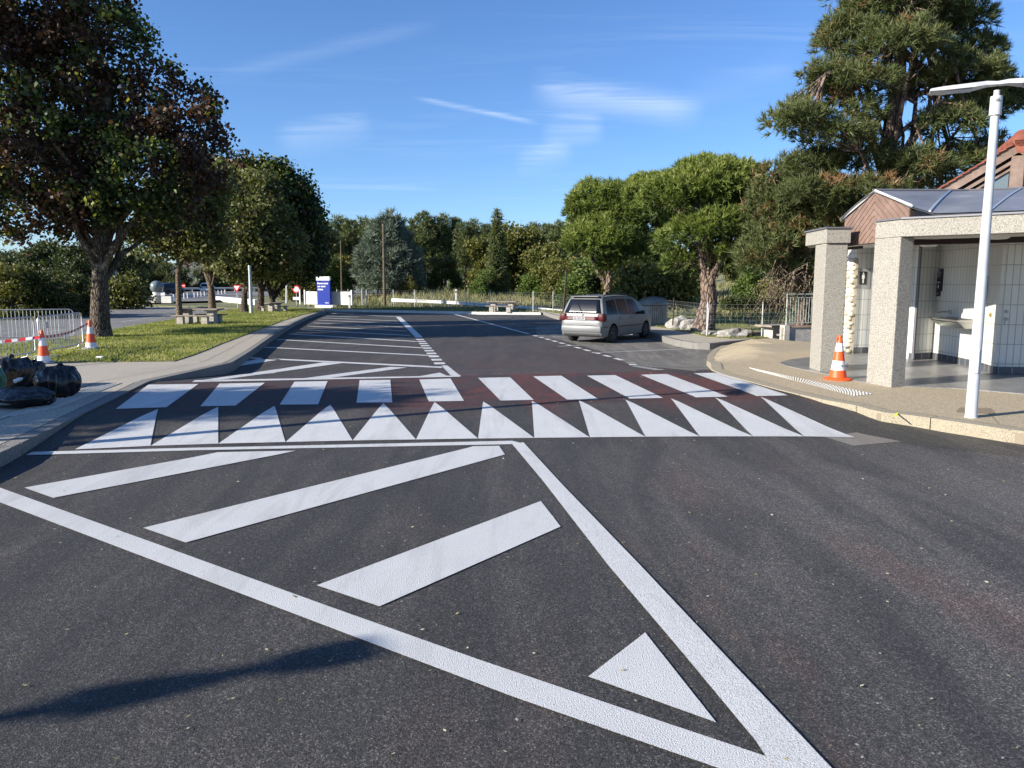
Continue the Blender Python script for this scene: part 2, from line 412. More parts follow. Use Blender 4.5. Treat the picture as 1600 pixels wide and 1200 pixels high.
M['grass'] = mk_leaf('grass_blades', [(0, (.16, .19, .05)), (.5, (.29, .31, .095)), (1, (.50, .42, .22))], .45, .7)
M['dry'] = mk_leaf('dry_grass_blades', [(0, (.12, .14, .05)), (.5, (.24, .23, .11)), (1, (.36, .30, .19))], .3, .8)
M['dead'] = mk_leaf('fallen_leaves', [(0, (.25, .17, .06)), (.5, (.42, .36, .16)), (1, (.55, .52, .40))], .2, .7)
def mk_bark(name, a, b, sc=14, lig=None):
    m = mat(name, a, .95); t = NT(m); v = t.voro(sc, t.map((1, 1, .35)), 'DISTANCE_TO_EDGE')
    n = t.noise(9, 5, .7)
    c = t.mix(t.rng(v, .02, .16), tuple(x * .25 for x in a), t.ramp(n, [(.35, a), (.65, b)]))
    if lig: c = t.mix(t.rng(t.noise(2.2, 5, .7), .56, .66, 0, .7), c, lig)
    t.col(c); t.bump(t.math('ADD', t.rng(v, 0, .2), t.math('MULTIPLY', n, .3)), 1, .03); return m
M['bark'] = mk_bark('maple_bark', (.085, .06, .042), (.15, .115, .08), 11, (.30, .27, .21))
M['bark_pale'] = mk_bark('pale_bark', (.20, .15, .10), (.31, .24, .16), 22)
M['bark_pine'] = mk_bark('pine_bark', (.15, .10, .075), (.30, .22, .17), 7)
M['bark_dark'] = mat('dark_bark', (.05, .038, .028), .95)
M['metal'] = mat('galvanised_steel', (.48, .49, .50), .42, .75)
M['rail_steel'] = mat('guard_rail_steel', (.66, .65, .62), .5, 0)
M['metal_dull'] = noisy('dull_steel', (.36, .38, .38), (.52, .53, .53), 12, .5, metal=.6)
M['green_post'] = mat('green_fence_steel', (.10, .22, .17), .5)
M['lamp_white'] = noisy('lamp_post_paint', (.44, .45, .46), (.54, .55, .56), 4, .35, bump=0)
M['black'] = mat('black_plastic', (.012, .012, .013), .4)
# ------------------------------------------------------------------ foliage
def np_mesh(name, V, nper, tint, mats, parent=None):
    """V (n*nper, 3) vertices, every nper of them one face; tint one value per face"""
    nf = len(V) // nper
    me = bpy.data.meshes.new(name)
    me.vertices.add(len(V)); me.vertices.foreach_set('co', V.astype(np.float32).ravel())
    me.loops.add(len(V)); me.loops.foreach_set('vertex_index', np.arange(len(V), dtype=np.int32))
    me.polygons.add(nf); me.polygons.foreach_set('loop_start', np.arange(0, len(V), nper, dtype=np.int32))
    me.update(calc_edges=True)
    a = me.attributes.new('tint', 'FLOAT', 'FACE'); a.data.foreach_set('value', np.clip(tint, 0, 1).astype(np.float32))
    return link(name, me, mats, parent)
def unit(a): return a / np.maximum(np.linalg.norm(a, axis=1, keepdims=True), 1e-9)
def in_lobes(lobes, n, hollow=.55, up=0):
    """points inside a set of ellipsoids ((x,y,z),(rx,ry,rz)), thinned towards the middle"""
    vol = np.array([l[1][0] * l[1][1] * l[1][2] for l in lobes]) ** .75; vol /= vol.sum()
    k = rng.choice(len(lobes), n, p=vol)
    c = np.array([l[0] for l in lobes])[k]; r = np.array([l[1] for l in lobes])[k]
    d = unit(rng.normal(size=(n, 3)))
    if up: d[:, 2] = np.abs(d[:, 2]) * up + d[:, 2] * (1 - up); d = unit(d)
    rad = (hollow + (1 - hollow) * rng.random(n)) ** .8
    return c + d * r * rad[:, None], d, k
def leaves(centres, per, spread, size, tint, tjit=.12, flat=.5, droop=0):
    """rhombic leaves in clumps"""
    n = len(centres) * per
    c = np.repeat(centres, per, 0) + rng.normal(size=(n, 3)) * spread * np.array([1, 1, .8])
    a = unit(rng.normal(size=(n, 3)) + np.array([0, 0, -droop])); b = rng.normal(size=(n, 3)); b[:, 2] += flat; nn = unit(np.cross(a, unit(b)))
    w = unit(np.cross(a, nn)) if False else nn
    L = size * (.65 + .7 * rng.random((n, 1)))
    V = np.empty((n, 4, 3)); V[:, 0] = c - a * L * .5; V[:, 1] = c + w * L * .42 + a * L * .05; V[:, 2] = c + a * L * .55; V[:, 3] = c - w * L * .42 + a * L * .05
    t = np.repeat(tint, per) + rng.normal(size=n) * tjit
    return V.reshape(-1, 3), t
def tufts(centres, axes, per, L, wid, tint, open_=.75, tjit=.08):
    """needle tufts: thin blades spraying from each point"""
    n = len(centres) * per
    base = np.repeat(centres, per, 0); ax = np.repeat(axes, per, 0)
    d = unit(ax + rng.normal(size=(n, 3)) * open_)
    base = base + ax * (rng.random((n, 1)) * L * .7)
    s = unit(np.cross(d, rng.normal(size=(n, 3)))); l = L * (.7 + .6 * rng.random((n, 1)))
    V = np.empty((n, 3, 3)); V[:, 0] = base - s * wid * .5; V[:, 1] = base + s * wid * .5; V[:, 2] = base + d * l
    return V.reshape(-1, 3), np.repeat(tint, per) + rng.normal(size=n) * tjit
def limbs(mb, trunk, tips, r0, fork, mi=0, twigs=None, wob=.25, n=7, rt=.03, spreadstart=.5):
    """trunk = polyline of points; limbs leave it above fork (0..1) and bend towards the tips; twigs fan off the limbs"""
    tp = [np.array(p, float) for p in trunk]
    N = len(tp); rad = [r0 * (1 - .55 * i / (N - 1)) for i in range(N)]
    rad[0] = r0 * 1.35
    if N > 3: rad[1] = r0 * 1.02
    mb.tube(tp, rad, 12, mi)
    joints = []
    for q in tips:
        q = np.array(q, float)
        u = fork + (1 - fork) * rng.random() * .95
        x = u * (N - 1); i = min(int(x), N - 2); a = tp[i] + (tp[i + 1] - tp[i]) * (x - i)
        dist = np.linalg.norm(q - a)
        m1 = a + (q - a) * .35 + np.array([0, 0, dist * .10]) + rng.normal(size=3) * wob * dist * .18
        m2 = a + (q - a) * .7 + np.array([0, 0, dist * .08]) + rng.normal(size=3) * wob * dist * .18
        rr = r0 * (.22 + .25 * rng.random())
        pts = [a, (a + m1) / 2 + rng.normal(size=3) * .04 * dist, m1, m2, q]
        mb.tube(pts, [rr, rr * .85, rr * .7, rr * .42, rt * .6], n, mi, cap=False)
        joints += [(m1, rr * .4), ((m1 + m2) / 2, rr * .35), (m2, rr * .3)]
    if twigs is not None and joints:
        J = np.array([j[0] for j in joints])
        for q in twigs:
            k = int(np.argmin(np.linalg.norm(J - q, axis=1))); a = J[k]; rr = max(rt * .7, joints[k][1] * .6)
            m = (a + q) / 2 + rng.normal(size=3) * .12 * np.linalg.norm(q - a)
            mb.tube([a, m, q], [rr, rr * .6, rt * .4], 4, mi, cap=False)
def lobe(px, py, rpx, Y, rz=None, ry=None):
    """ellipsoid whose centre is seen at px,py from the camera, at distance Y; radius given in frame pixels at that distance"""
    c = AT(px, py, Y); k = Y / 1200
    return ((c.x, c.y, c.z), (rpx * k, (ry or rpx) * k, (rz or rpx) * k))

def shift(lobes, o): return [((l[0][0] - o[0], l[0][1] - o[1], l[0][2] - o[2]), l[1]) for l in lobes]
def leafy_tree(name, base, lobes, trunk, r0, fork, n_cl, per, spread, size, leafmat, barkmat, label, cat='tree', group=None, nl=14, tintf=None, hollow=.5, flat=.5, ntw=160, droop=0, tjit=.12):
    root = empty(name, base, 0, label, cat, group)
    lb = shift(lobes, base); tr = [tuple(np.array(p) - np.array(base)) for p in trunk]
    C, d, k = in_lobes(lb, n_cl, hollow)
    tint = rng.random(n_cl) * .5 + .25 if tintf is None else tintf(C, d, k)
    mb = MB(); tips = C[rng.choice(n_cl, nl, replace=False)] if n_cl > nl else C
    limbs(mb, tr, tips, r0, fork, 0, C[rng.choice(n_cl, min(ntw, n_cl), replace=False)] if ntw else None)
    mb.build('trunk', M[barkmat], root, smooth=True)
    V, t = leaves(C, per, spread, size, tint, tjit, flat, droop)
    np_mesh('crown', V, 4, t, M[leafmat], root)
    return root
def pine_tree(name, base, lobes, trunk, r0, fork, n_t, per, L, wid, needlemat, barkmat, label, cat='tree', group=None, nl=14, tintf=None, hollow=.72, open_=.7, ntw=150, up=.55, upax=.45, clump=0, csp=.3, litgain=.12):
    root = empty(name, base, 0, label, cat, group)
    lb = shift(lobes, base); tr = [tuple(np.array(p) - np.array(base)) for p in trunk]
    if clump:
        nc = n_t // clump
        C0, d0, k0 = in_lobes(lb, nc, hollow, up)
        t0 = rng.random(nc) * .5 + .2 if tintf is None else tintf(C0, d0, k0)
        dd = unit(rng.normal(size=(nc * clump, 3)) + np.repeat(d0, clump, 0) * .5 + np.array([0, 0, .4]))
        C = np.repeat(C0, clump, 0) + dd * csp * (.55 + .45 * rng.random((nc * clump, 1))); d = unit(dd + np.repeat(d0, clump, 0) * .4); tint = np.repeat(t0, clump) + litgain * (dd[:, 2] * .6 + (dd @ np.array([-.7, -.5, .3])) * .2)  # clump sides facing up and sunward get paler needles: light painted into the tint
    else:
        C, d, k = in_lobes(lb, n_t, hollow, up); C0 = C
        tint = rng.random(n_t) * .5 + .25 if tintf is None else tintf(C, d, k)
    ax = unit(d + np.array([0, 0, upax]) + rng.normal(size=d.shape) * .25)
    mb = MB(); idx = rng.choice(len(C0), min(nl, len(C0)), replace=False)
    limbs(mb, tr, C0[idx], r0, fork, 0, C0[rng.choice(len(C0), min(ntw, len(C0)), replace=False)] if ntw else None)
    mb.build('trunk', M[barkmat], root, smooth=True)
    V, t = tufts(C, ax, per, L, wid, tint, open_)
    np_mesh('crown', V, 3, t, M[needlemat], root)
    return root
def blades(P, h, w, tint, lean=.35, tjit=.15):
    n = len(P); d = unit(np.column_stack([rng.normal(size=n) * lean, rng.normal(size=n) * lean, np.ones(n)]))
    a = rng.random(n) * 2 * np.pi; s = np.column_stack([np.cos(a), np.sin(a), np.zeros(n)]); hh = h * (.5 + .8 * rng.random((n, 1)))
    V = np.empty((n, 3, 3)); V[:, 0] = P - s * w * .5; V[:, 1] = P + s * w * .5; V[:, 2] = P + d * hh
    return V.reshape(-1, 3), tint + rng.normal(size=n) * tjit
def in_poly(poly, n):
    """random points inside an outline"""
    P = np.array(poly); x0, y0 = P.min(0); x1, y1 = P.max(0); out = []
    while len(out) < n:
        q = np.column_stack([rng.uniform(x0, x1, n), rng.uniform(y0, y1, n)]); c = np.zeros(n, bool); j = len(P) - 1
        for i in range(len(P)):
            xi, yi = P[i]; xj, yj = P[j]
            c ^= ((yi > q[:, 1]) != (yj > q[:, 1])) & (q[:, 0] < (xj - xi) * (q[:, 1] - yi) / (yj - yi + 1e-12) + xi); j = i
        out += list(q[c])
    return np.array(out[:n])

# ------------------------------------------------------------------ the ground and what is painted on it
# wild ground sheet out to the horizon
xs = np.concatenate([np.linspace(-900, -80, 14), np.linspace(-70, 110, 91), np.linspace(125, 900, 14)])
ys = np.concatenate([np.linspace(-60, -5, 8), np.linspace(0, 130, 66), np.linspace(140, 400, 20), np.linspace(450, 1500, 10)])
gv = [(x, y, zterr(x, y) - (.35 if (y < 26) else 0)) for y in ys for x in xs]
nx = len(xs)
gf = [(j * nx + i, j * nx + i + 1, (j + 1) * nx + i + 1, (j + 1) * nx + i) for j in range(len(ys) - 1) for i in range(nx - 1)]
me = bpy.data.meshes.new('ground'); me.from_pydata(gv, [], gf); me.update()
tag(link('ground', me, M['wild'], smooth=True), kind='structure')
for i in range(0):
    pass
# far blue-green hill line
hv = []; hf = []
hx = np.linspace(-1500, 1500, 80)
for k, x in enumerate(hx):
    h = 22 + 14 * math.sin(x * .0031 + 1) + 7 * math.sin(x * .011) + (14 if x < -100 else 0) * sst((-x - 100) / 300)
    hv += [(x, 1100, -20), (x, 1190 + 40 * math.sin(x * .01), h), (x, 1500, h + 6)]
for k in range(len(hx) - 1):
    a = 3 * k; hf += [(a, a + 3, a + 4, a + 1), (a + 1, a + 4, a + 5, a + 2)]
me = bpy.data.meshes.new('hills'); me.from_pydata(hv, [], hf); me.update()
M['hill'] = noisy('wooded_hill', (.045, .06, .045), (.10, .115, .075), .02, 1, 6, 0)
tag(link('hills', me, M['hill'], smooth=True), kind='structure')

# kerb lines (frame positions of the kerb foot, turned into ground positions)
KL_px = [(0, 728), (40, 709), (96, 681), (142, 652), (177, 637), (240, 611), (300, 590), (345, 571), (400, 549), (455, 519), (510, 489.5)]
KL = [G(*p) for p in KL_px]
_c = np.polyfit([p[1] for p in KL], [p[0] for p in KL], 3, w=[8, 6, 3, 2] + [1] * (len(KL) - 5) + [6])      # one smooth kerb line
KL = [(float(np.polyval(_c, y)), float(y)) for y in list(np.linspace(KL[0][1], KL[-1][1], 50))]
KL = [(KL[0][0] + .9, -12), (KL[0][0] + .55, 2)] + KL
KL = densify(KL, 1.0)
KR_px = [(1600, 696), (1562, 689.5), (1425, 666), (1372, 658), (1333, 641.5), (1287, 630), (1221, 611), (1160, 594), (1132, 587), (1112, 579.5), (1104, 571), (1105, 562), (1114, 552), (1132, 543), (1158, 536.5)]
KR = [G(*p) for p in KR_px]
KERB_SEG = list(zip(KR[4:-1], KR[5:]))
KR = [(KR[0][0] + 14, KR[0][1] - 1.2), (KR[0][0] + 2, KR[0][1] - .3)] + KR
FK = [G(180, 479), G(300, 482), G(350, 484), G(505, 486.5), G(640, 489), G(760, 491.5), G(845, 492)]       # far kerb
# asphalt
lot = KL + [G(510, 489.5)] + [(FK[3][0] + .2, FK[3][1] + .3)] + [FK[4], FK[5], FK[6], (FK[6][0] + 22, FK[6][1] - 6), (40, 22), (40, -12)]
tag(drape('car_park_asphalt', [lot], zroad, 0, M['asphalt'], grid=(-16, 30, -10, 60, 6)), kind='structure')
oldp = [G(838, 524), G(880, 532.5), G(953, 553), G(1039, 575), G(1085, 581), G(1112, 577)] + [(p[0] + .3, p[1]) for p in KR[-5:]] + [(12, 26), (11, 40), (4, 44), G(838, 511)]
tag(drape('worn_parking_bays', [oldp], zroad, .004, M['asphalt_old']), kind='structure')
patch = [G(1290, 683), G(1333, 697), G(1408, 690), G(1338, 676)]
tag(drape('worn_paint_patch', [patch], zroad, .003, mk_paint('faded_patch', (.24, .21, .17), .35)), kind='structure')
kerbpatch = [G(1311, 664.5), G(1375, 660), G(1372, 658), (KR[2][0] + 2.3, KR[2][1] - 1.0), (KR[2][0] + 1.3, KR[2][1] - 1.45), G(1600, 716), G(1500, 703), G(1405, 691), G(1345, 677)]
tag(drape('asphalt_joint_strip', [kerbpatch], zroad, .002, mk_asphalt('rough_joint', (.035, .033, .028), (.075, .068, .055), False)), kind='structure')

def mark(name, polys_px, dz=.006, m='paint', zf=zroad):
    return tag(drape(name, [[G(*p) for p in q] for q in polys_px], zf, dz, M[m]), kind='structure')
# shark-tooth ramp marking
bx_ = [117, 235, 341, 446, 551, 650, 747, 835, 922, 1009, 1094, 1177, 1257, 1336]
by_ = [703, 697.5, 694, 691.5, 689, 687.5, 686, 685, 684, 683.2, 682.6, 682.6, 682.6, 684]
ap = [(247, 640), (341, 636.5), (429, 635), (516, 633), (599, 631), (679, 629), (755, 628), (831, 627), (904, 625.7), (977, 625), (1048, 623), (1117, 621.5), (1188, 620.5)]
teeth = []
for i in range(13):
    a, b, c = G(bx_[i], by_[i]), G(bx_[i + 1], by_[i + 1]), G(*ap[i])
    teeth.append([a, b, c])
tag(drape('ramp_teeth_marking', teeth, zroad, .006, M['paint']), kind='structure')
zeb = [((232, 601.5), (310, 600.5), (260, 637), (181, 639.5)), ((343, 600), (414, 598.5), (368, 634.5), (313, 635.5)), ((460, 597), (512, 596), (497, 632.5), (437, 633)),
       ((562, 594.5), (610, 594), (613, 629.5), (557, 630)), ((655, 593.5), (704, 592), (725, 627), (670, 628)), ((747, 591), (797, 590), (834, 625.5), (782, 626.5)),
       ((833, 588.5), (877, 587.5), (935, 624.5), (886, 625)), ((917, 587.5), (961, 586.5), (1036, 622.5), (984, 623.5)), ((1001, 586), (1042, 584.8), (1137, 620.5), (1087, 621.5)), ((1084, 583.6), (1122, 582.8), (1231, 618.5), (1182, 619.5))]
mark('zebra_crossing', zeb)
edge = [(50, 707), (300, 700.5), (800, 689.5), (818, 694), (792, 695), (300, 704.5), (40, 712)]
mark('hatched_area_marking', [edge,
      [(-14, 758), (0, 763), (250, 853), (500, 944), (750, 1033), (1000, 1118), (1215, 1190), (1260, 1250), (1000, 1160), (800, 1090), (500, 976), (250, 881), (0, 786), (-40, 771)],
      [(38, 763), (340, 707.5), (462, 705), (83, 779)], [(224, 826), (740, 698), (780, 697.5), (789, 711), (290, 849)],
      [(495, 916), (845, 784), (876, 824), (593, 949)], [(1008, 990), (1119, 1131), (919, 1059)]])
def dens(q, n=10): return [(a[0] + (b[0] - a[0]) * i / n, a[1] + (b[1] - a[1]) * i / n) for a, b in zip(q, q[1:] + q[:1]) for i in range(n)]
_mk = mark
def mark(name, polys, **k): return _mk(name, [dens(q) for q in polys], **k)
mark('hatch_edge_marking', [[(800, 694.8), (818, 692.5), (880, 760), (1000, 885), (1150, 1045), (1310, 1215), (1216, 1215), (1180, 1160), (1060, 1015), (950, 885), (850, 755)]], dz=.009)
mark('far_hatched_area_marking', [
      [(305, 594.5), (720, 587.2), (719, 589.2), (300, 597.5)], [(352, 571), (412, 559.5), (440, 561.5), (372, 572.5)],
      [(318, 594), (505, 566.5), (535, 567.5), (330, 596)], [(475, 591.5), (610, 573.5), (636, 574.5), (512, 591.5)],
      [(655, 588.5), (687, 582.5), (698, 587.5)], [(690, 571.5), (699, 571.3), (719, 587.4), (705, 588)], [(388, 558.4), (690, 573), (691, 575.3), (386, 560)]])
# left bay lines
bl = [((412, 542.6), (681, 556.2)), ((433, 530.6), (662, 543.8)), ((452, 521.8), (651, 533.8)), ((470, 515.2), (641, 524.4)), ((481, 509.6), (636, 517.4)), ((490, 504.5), (630, 511.2)), ((497, 500.3), (625, 505.8)), ((503, 496.8), (622, 501.6)), ((510, 493.8), (560, 495.4)), ((514, 489.6), (622, 495.2))]
def stripe(p, q, w, zf=zroad):
    if zf is zroad:
        m = [np.array(G(p[0] + (q[0] - p[0]) * i / 8, p[1] + (q[1] - p[1]) * i / 8, zf)) for i in range(9)]
        l = offset_line([tuple(v) for v in m], w / 2); r = offset_line([tuple(v) for v in m], -w / 2); return l + r[::-1]
    a = np.array(G(*p, zf)); b = np.array(G(*q, zf)); t = (b - a) / np.linalg.norm(b - a); n = np.array([-t[1], t[0]]) * w / 2
    return [tuple(a - n), tuple(b - n), tuple(b + n), tuple(a + n)]
tag(drape('parking_bay_lines', [stripe(p, q, .21) for p, q in bl], zroad, .006, M['paint']), kind='structure')
def dashes(P, Q, on, off, w, solid=None):
    a = np.array(G(*P)); b = np.array(G(*Q)); L = np.linalg.norm(b - a); t = (b - a) / L; n = np.array([-t[1], t[0]]) * w / 2; out = []; s = 0
    while s < L:
        e = min(s + on, L); out.append([tuple(a + t * s - n), tuple(a + t * e - n), tuple(a + t * e + n), tuple(a + t * s + n)]); s += on + off
    return out
tag(drape('left_lane_line', dashes((688, 569.5), (655, 529), .5, .5, .3) + [stripe((655, 527.5), (622, 495), .3)], zroad, .007, M['paint']), kind='structure')
rl = dashes((1030, 578.5), (985, 567), .55, .45, .2) + dashes((972, 563.2), (830, 523), .6, .4, .16)[:] + [stripe((826, 522), (706, 490), .16)]
tag(drape('right_lane_line', rl, zroad, .009, M['paint']), kind='structure')
rb = [((735, 497.2), (800, 495.5)), ((757, 502.7), (868, 500.6)), ((784, 509.8), (884, 508)), ((800, 515), (880, 512)), ((815, 519.6), (884, 517.6)), ((872, 541.5), (905, 540)), ((925, 551.8), (1096, 544.2))]
tag(drape('right_bay_lines', [stripe(p, q, .12) for p, q in rb], zroad, .009, M['paint_worn']), kind='structure')

# left pavement, kerb stones, lawn
LW = [G(-60, 567, zwalk), G(85, 567, zwalk), G(180, 566, zwalk), G(272, 565, zwalk), G(300, 556, zwalk), G(345, 538, zwalk), G(400, 517.5, zwalk), G(440, 502, zwalk), G(470, 493, zwalk), G(503, 485.5, zwalk)]
kin = offset_line(KL, .16); kout = KL
tag(drape('pavement', [kin + [(FK[3][0] - .1, FK[3][1] + .2)] + LW[::-1] + [(-22, LW[0][1]), (-22, -12)]], zwalk, 0, M['walk_left'], skirt=.5), kind='structure')
def stones(outer, inner, step=1.0, gap=.012):
    """a kerb band cut into stones with open joints"""
    out = []; o = [Vector(p) for p in outer]; i_ = [Vector(p) for p in inner]; cum = [0]
    for a, b in zip(o[:-1], o[1:]): cum.append(cum[-1] + (b - a).length)
    def at(P, s):
        k = min(max(int(np.searchsorted(cum, s)) - 1, 0), len(P) - 2); t = (s - cum[k]) / max(cum[k + 1] - cum[k], 1e-6); return P[k].lerp(P[k + 1], min(max(t, 0), 1))
    s = 0
    while s < cum[-1] - .1:
        e = min(s + step - gap, cum[-1]); n = 4; u = [s + (e - s) * j / n for j in range(n + 1)]
        out.append([tuple(at(o, x)) for x in u] + [tuple(at(i_, x)) for x in u[::-1]]); s += step
    return out
tag(drape('kerb', stones(kout, kin), zwalk, .003, M['kerb_grey'], skirt=.5), kind='structure')
tag(drape('kerb_bedding', [offset_line(kout, .02) + offset_line(kin, -.01)[::-1]], zwalk, -.02, mat('joint_dirt', (.07, .06, .05), .95), skirt=.4), kind='structure')
# pavement joints: every metre across, one along the kerb
jl = []
kk = densify(offset_line(KL, .15), 1.0)
ki2 = offset_line(kk, .012); jl.append(kk + ki2[::-1])
jline = offset_line(KL, .72)
jl.append(jline + offset_line(jline, .012)[::-1])
tag(drape('pavement_joints', jl, zwalk, .005, mat('joint_dark', (.10, .09, .075), .95)), kind='structure')  # joint lines are thin strips in one even dark colour
strip = []
for i in range(6, len(KL)):
    p = KL[i]; s = sof(*p)
    if s < 14: continue
    for h in (0, .5):
        q = KL[min(i + 1, len(KL) - 1)]; c = (p[0] + (q[0] - p[0]) * h, p[1] + (q[1] - p[1]) * h)
        strip.append([(c[0] - .17, c[1]), (c[0] - .17, c[1] + .018), (c[0] - 1.3, c[1] + .14), (c[0] - 1.3, c[1] + .122)])
tag(drape('paving_slab_joints', strip, zwalk, .006, mat('slab_joint', (.16, .14, .11), .95)), kind='structure')
lawn_left = [G(503, 485, zwalk), G(440, 479.5, zwalk), G(395, 480, zwalk), G(355, 485, zwalk), G(275, 499, zwalk), G(232, 506, zwalk), G(170, 517, zwalk), G(100, 530, zwalk), G(0, 540, zwalk), (-26, 17)]
lawn = LW + lawn_left + [(-26, LW[0][1])]
tag(drape('lawn', [lawn], zwalk, .02, M['lawn'], skirt=.5, grid=(-30, 0, 10, 60, 3)), kind='structure')
Pn = in_poly(lawn, 60000); Pn = Pn[rng.random(len(Pn)) < np.clip(1.5 - Pn[:, 1] / 60, .2, 1)]
bare = np.sin(Pn[:, 0] * 1.7 + 2 * np.sin(Pn[:, 1] * .9)) * np.sin(Pn[:, 1] * 1.3)
Pz = np.array([zwalk(p[0], p[1]) + .02 for p in Pn])
V, t = blades(np.column_stack([Pn, Pz]), .075, .035, .35 + .34 * bare, .6)
tag(np_mesh('grass_blades', V, 3, t, M['grass']), 'short green grass with dry patches covering the lawn under the maples', 'grass', kind='stuff')
# access road to the left, with kerbs and centre line
def zacc(x, y): return -.58
ar = [G(-80, 548, zacc), G(170, 520, zacc), G(275, 500, zacc), G(395, 481, zacc), G(440, 478, zacc), G(520, 482, zacc), G(480, 472, zacc), G(400, 473, zacc), G(340, 459, zacc), G(280, 456, zacc), G(230, 470, zacc), G(170, 479, zacc), G(-80, 500, zacc)]
tag(drape('access_road', [ar], zacc, 0, M['asphalt_road'], cuts=[]), kind='structure')
tag(drape('access_road_line', [stripe((190, 503), (268, 491), .15, zacc), stripe((60, 521), (170, 505), .15, zacc)], zacc, .006, M['paint_worn'], cuts=[]), kind='structure')
mk = MB()
for a, b in zip([G(-80, 496, zacc), G(168, 477.5, zacc), G(240, 472.5, zacc)], [G(168, 477.5, zacc), G(240, 472.5, zacc), G(290, 466, zacc)]):
    d = Vector((b[0] - a[0], b[1] - a[1])); mk.box(((a[0] + b[0]) / 2, (a[1] + b[1]) / 2, -.42), (d.length, .4, .42), math.atan2(d.y, d.x))
tag(mk.build('median_kerb', M['kerb']), kind='structure')
mw = [(-400, 175), (-400, 60), (-100, 66), G(235, 472, -.3), G(340, 470, -.3), G(352, 466.5, -.3), G(440, 461, -.3), (-8, 175)]
tag(drape('motorway', [mw], zflat(-.29), 0, M['asphalt_road'], cuts=[]), kind='structure')
# far kerb, grass strip
fk_in = offset_line(FK, .35)
tag(drape('far_kerb', [FK[3:] + fk_in[3:][::-1]], zflat(-.48), 0, M['white_concrete'], skirt=.4, cuts=[]), kind='structure')
gs = fk_in + [(8, 44), (11, 36), (12, 75), (-70, 90), (-45, 62)]
tag(drape('grass_strip', [gs], zflat(-.5), 0, M['wild'], skirt=.5, cuts=[]), kind='structure')
# islands of kerb and grass behind the right bays
isl = [G(x, y, -.62) for x, y in [(832, 488.5), (848, 491), (862, 496), (880, 501), (893, 505.5), (905, 510), (960, 518), (1020, 527), (1040, 535), (1057, 540), (1085, 544.5), (1112, 545.5), (1140, 542), (1180, 538)]]
isl = densify(isl, .8)
isl_in = offset_line(isl, .2)
back = [G(1205, 530, -.5), G(1205, 512, -.5), G(1000, 497, -.5), G(900, 488, -.5)]
tag(drape('island_kerb', stones(isl, isl_in, .8, .015), zflat(-.427), 0, M['kerb_grey'], skirt=.5, cuts=[]), kind='structure')
tag(drape('island_pavement', [isl_in + back], zflat(-.435), 0, M['walk_left'], skirt=.5, cuts=[]), kind='structure')
igr = [G(1028, 512, -.45), G(1070, 519, -.45), G(1105, 527.5, -.45), G(1140, 530, -.45), G(1200, 529, -.45), (11, 34), (12, 48), (2, 54), G(880, 491.5, -.45), G(1000, 506, -.45)]
tag(drape('island_grass', [igr], zflat(-.415), 0, M['lawn'], skirt=.4, cuts=[]), kind='structure')
Pn = in_poly(igr, 9000)
V, t = blades(np.column_stack([Pn, np.full(len(Pn), -.44)]), .09, .045, np.full(len(Pn), .35), .5)
tag(np_mesh('island_grass_blades', V, 3, t, M['grass']), 'patch of green grass round the pine trunk and litter bin', 'grass', kind='stuff')

# right pavement (plaza), its kerb and the tactile strips
KRd = densify(KR, .5); krin = offset_line(KRd, -.17)
def G2(px, py): return G(px, py, zplaza)
plz = krin + [G2(1230, 532), (11, 22), (20, 22), (30, 12), (30, KR[0][1])]
tag(drape('plaza_pavement', [plz], zplaza, 0, M['walk'], skirt=.5, grid=(2, 12, 3, 24, .5)), kind='structure')
tag(drape('plaza_kerb_bedding', [offset_line(KRd, -.02) + offset_line(krin, .01)[::-1]], zplaza, -.02, mat('plaza_joint_dirt', (.24, .20, .145), .95), skirt=.4, grid=(2, 12, 3, 24, .5)), kind='structure')
tag(drape('plaza_kerb', stones(KRd, krin), zplaza, .003, M['kerb'], skirt=.5, grid=(2, 12, 3, 24, .5)), kind='structure')
jq = []
kj = offset_line(KRd, -.18); jq.append(kj + offset_line(kj, -.012)[::-1])
jq.append(stripe((1541, 641), (1560, 663), .008, zplaza))
tag(drape('plaza_joints', jq, zplaza, .006, mat('plaza_joint', (.20, .17, .12), .95), grid=(2, 12, 3, 24, .5)), kind='structure')
tag(drape('spray_mark', [stripe((1398, 652), (1402, 646), .025, zplaza)], zplaza, .008, mat('yellow_spray', (.75, .85, .05), .7)), kind='structure')
def tactile(q, zf, n, label):
    """quad a-b along, c-d along the other edge; ribs run across"""
    a, b, c, d = [np.array(G(*p, zf)) for p in q]
    mb = MB()
    for i in range(n):
        for j in range(6):
            t0, t1 = (i + .2) / n, (i + .68) / n; lo, hi = (j + .2) / 6, (j + .75) / 6
            e = lambda t, h: (a + (b - a) * t) * (1 - h) + (d + (c - d) * t) * h
            p = [e(t0, lo), e(t1, lo), e(t1, hi), e(t0, hi)]
            v = [(x[0], x[1], zf(x[0], x[1]) + .002) for x in p] + [(x[0], x[1], zf(x[0], x[1]) + .010) for x in p]
            mb.add(v, [(4, 5, 6, 7), (0, 1, 5, 4), (1, 2, 6, 5), (2, 3, 7, 6), (3, 0, 4, 7)])
    return tag(mb.build('tactile_paving', M['tactile']), kind='structure')
tactile([(1169, 574.5), (1366, 616), (1335, 619.5), (1186, 580.5)], zplaza, 44, '')
tactile([(192, 598.3), (28, 641), (-40, 664), (136, 606)] if False else [(193, 598.3), (90, 637), (-6, 655), (134, 606)], zwalk, 60, '')
# metal cover in the plaza behind the lamp post
tag(drape('drain_cover', [[G2(1494, 644), G2(1500, 637), G2(1548, 638), G2(1556, 647)]], zplaza, .004, noisy('drain_cover_iron', (.16, .12, .08), (.30, .24, .16), 60, .7, 2)), kind='structure')
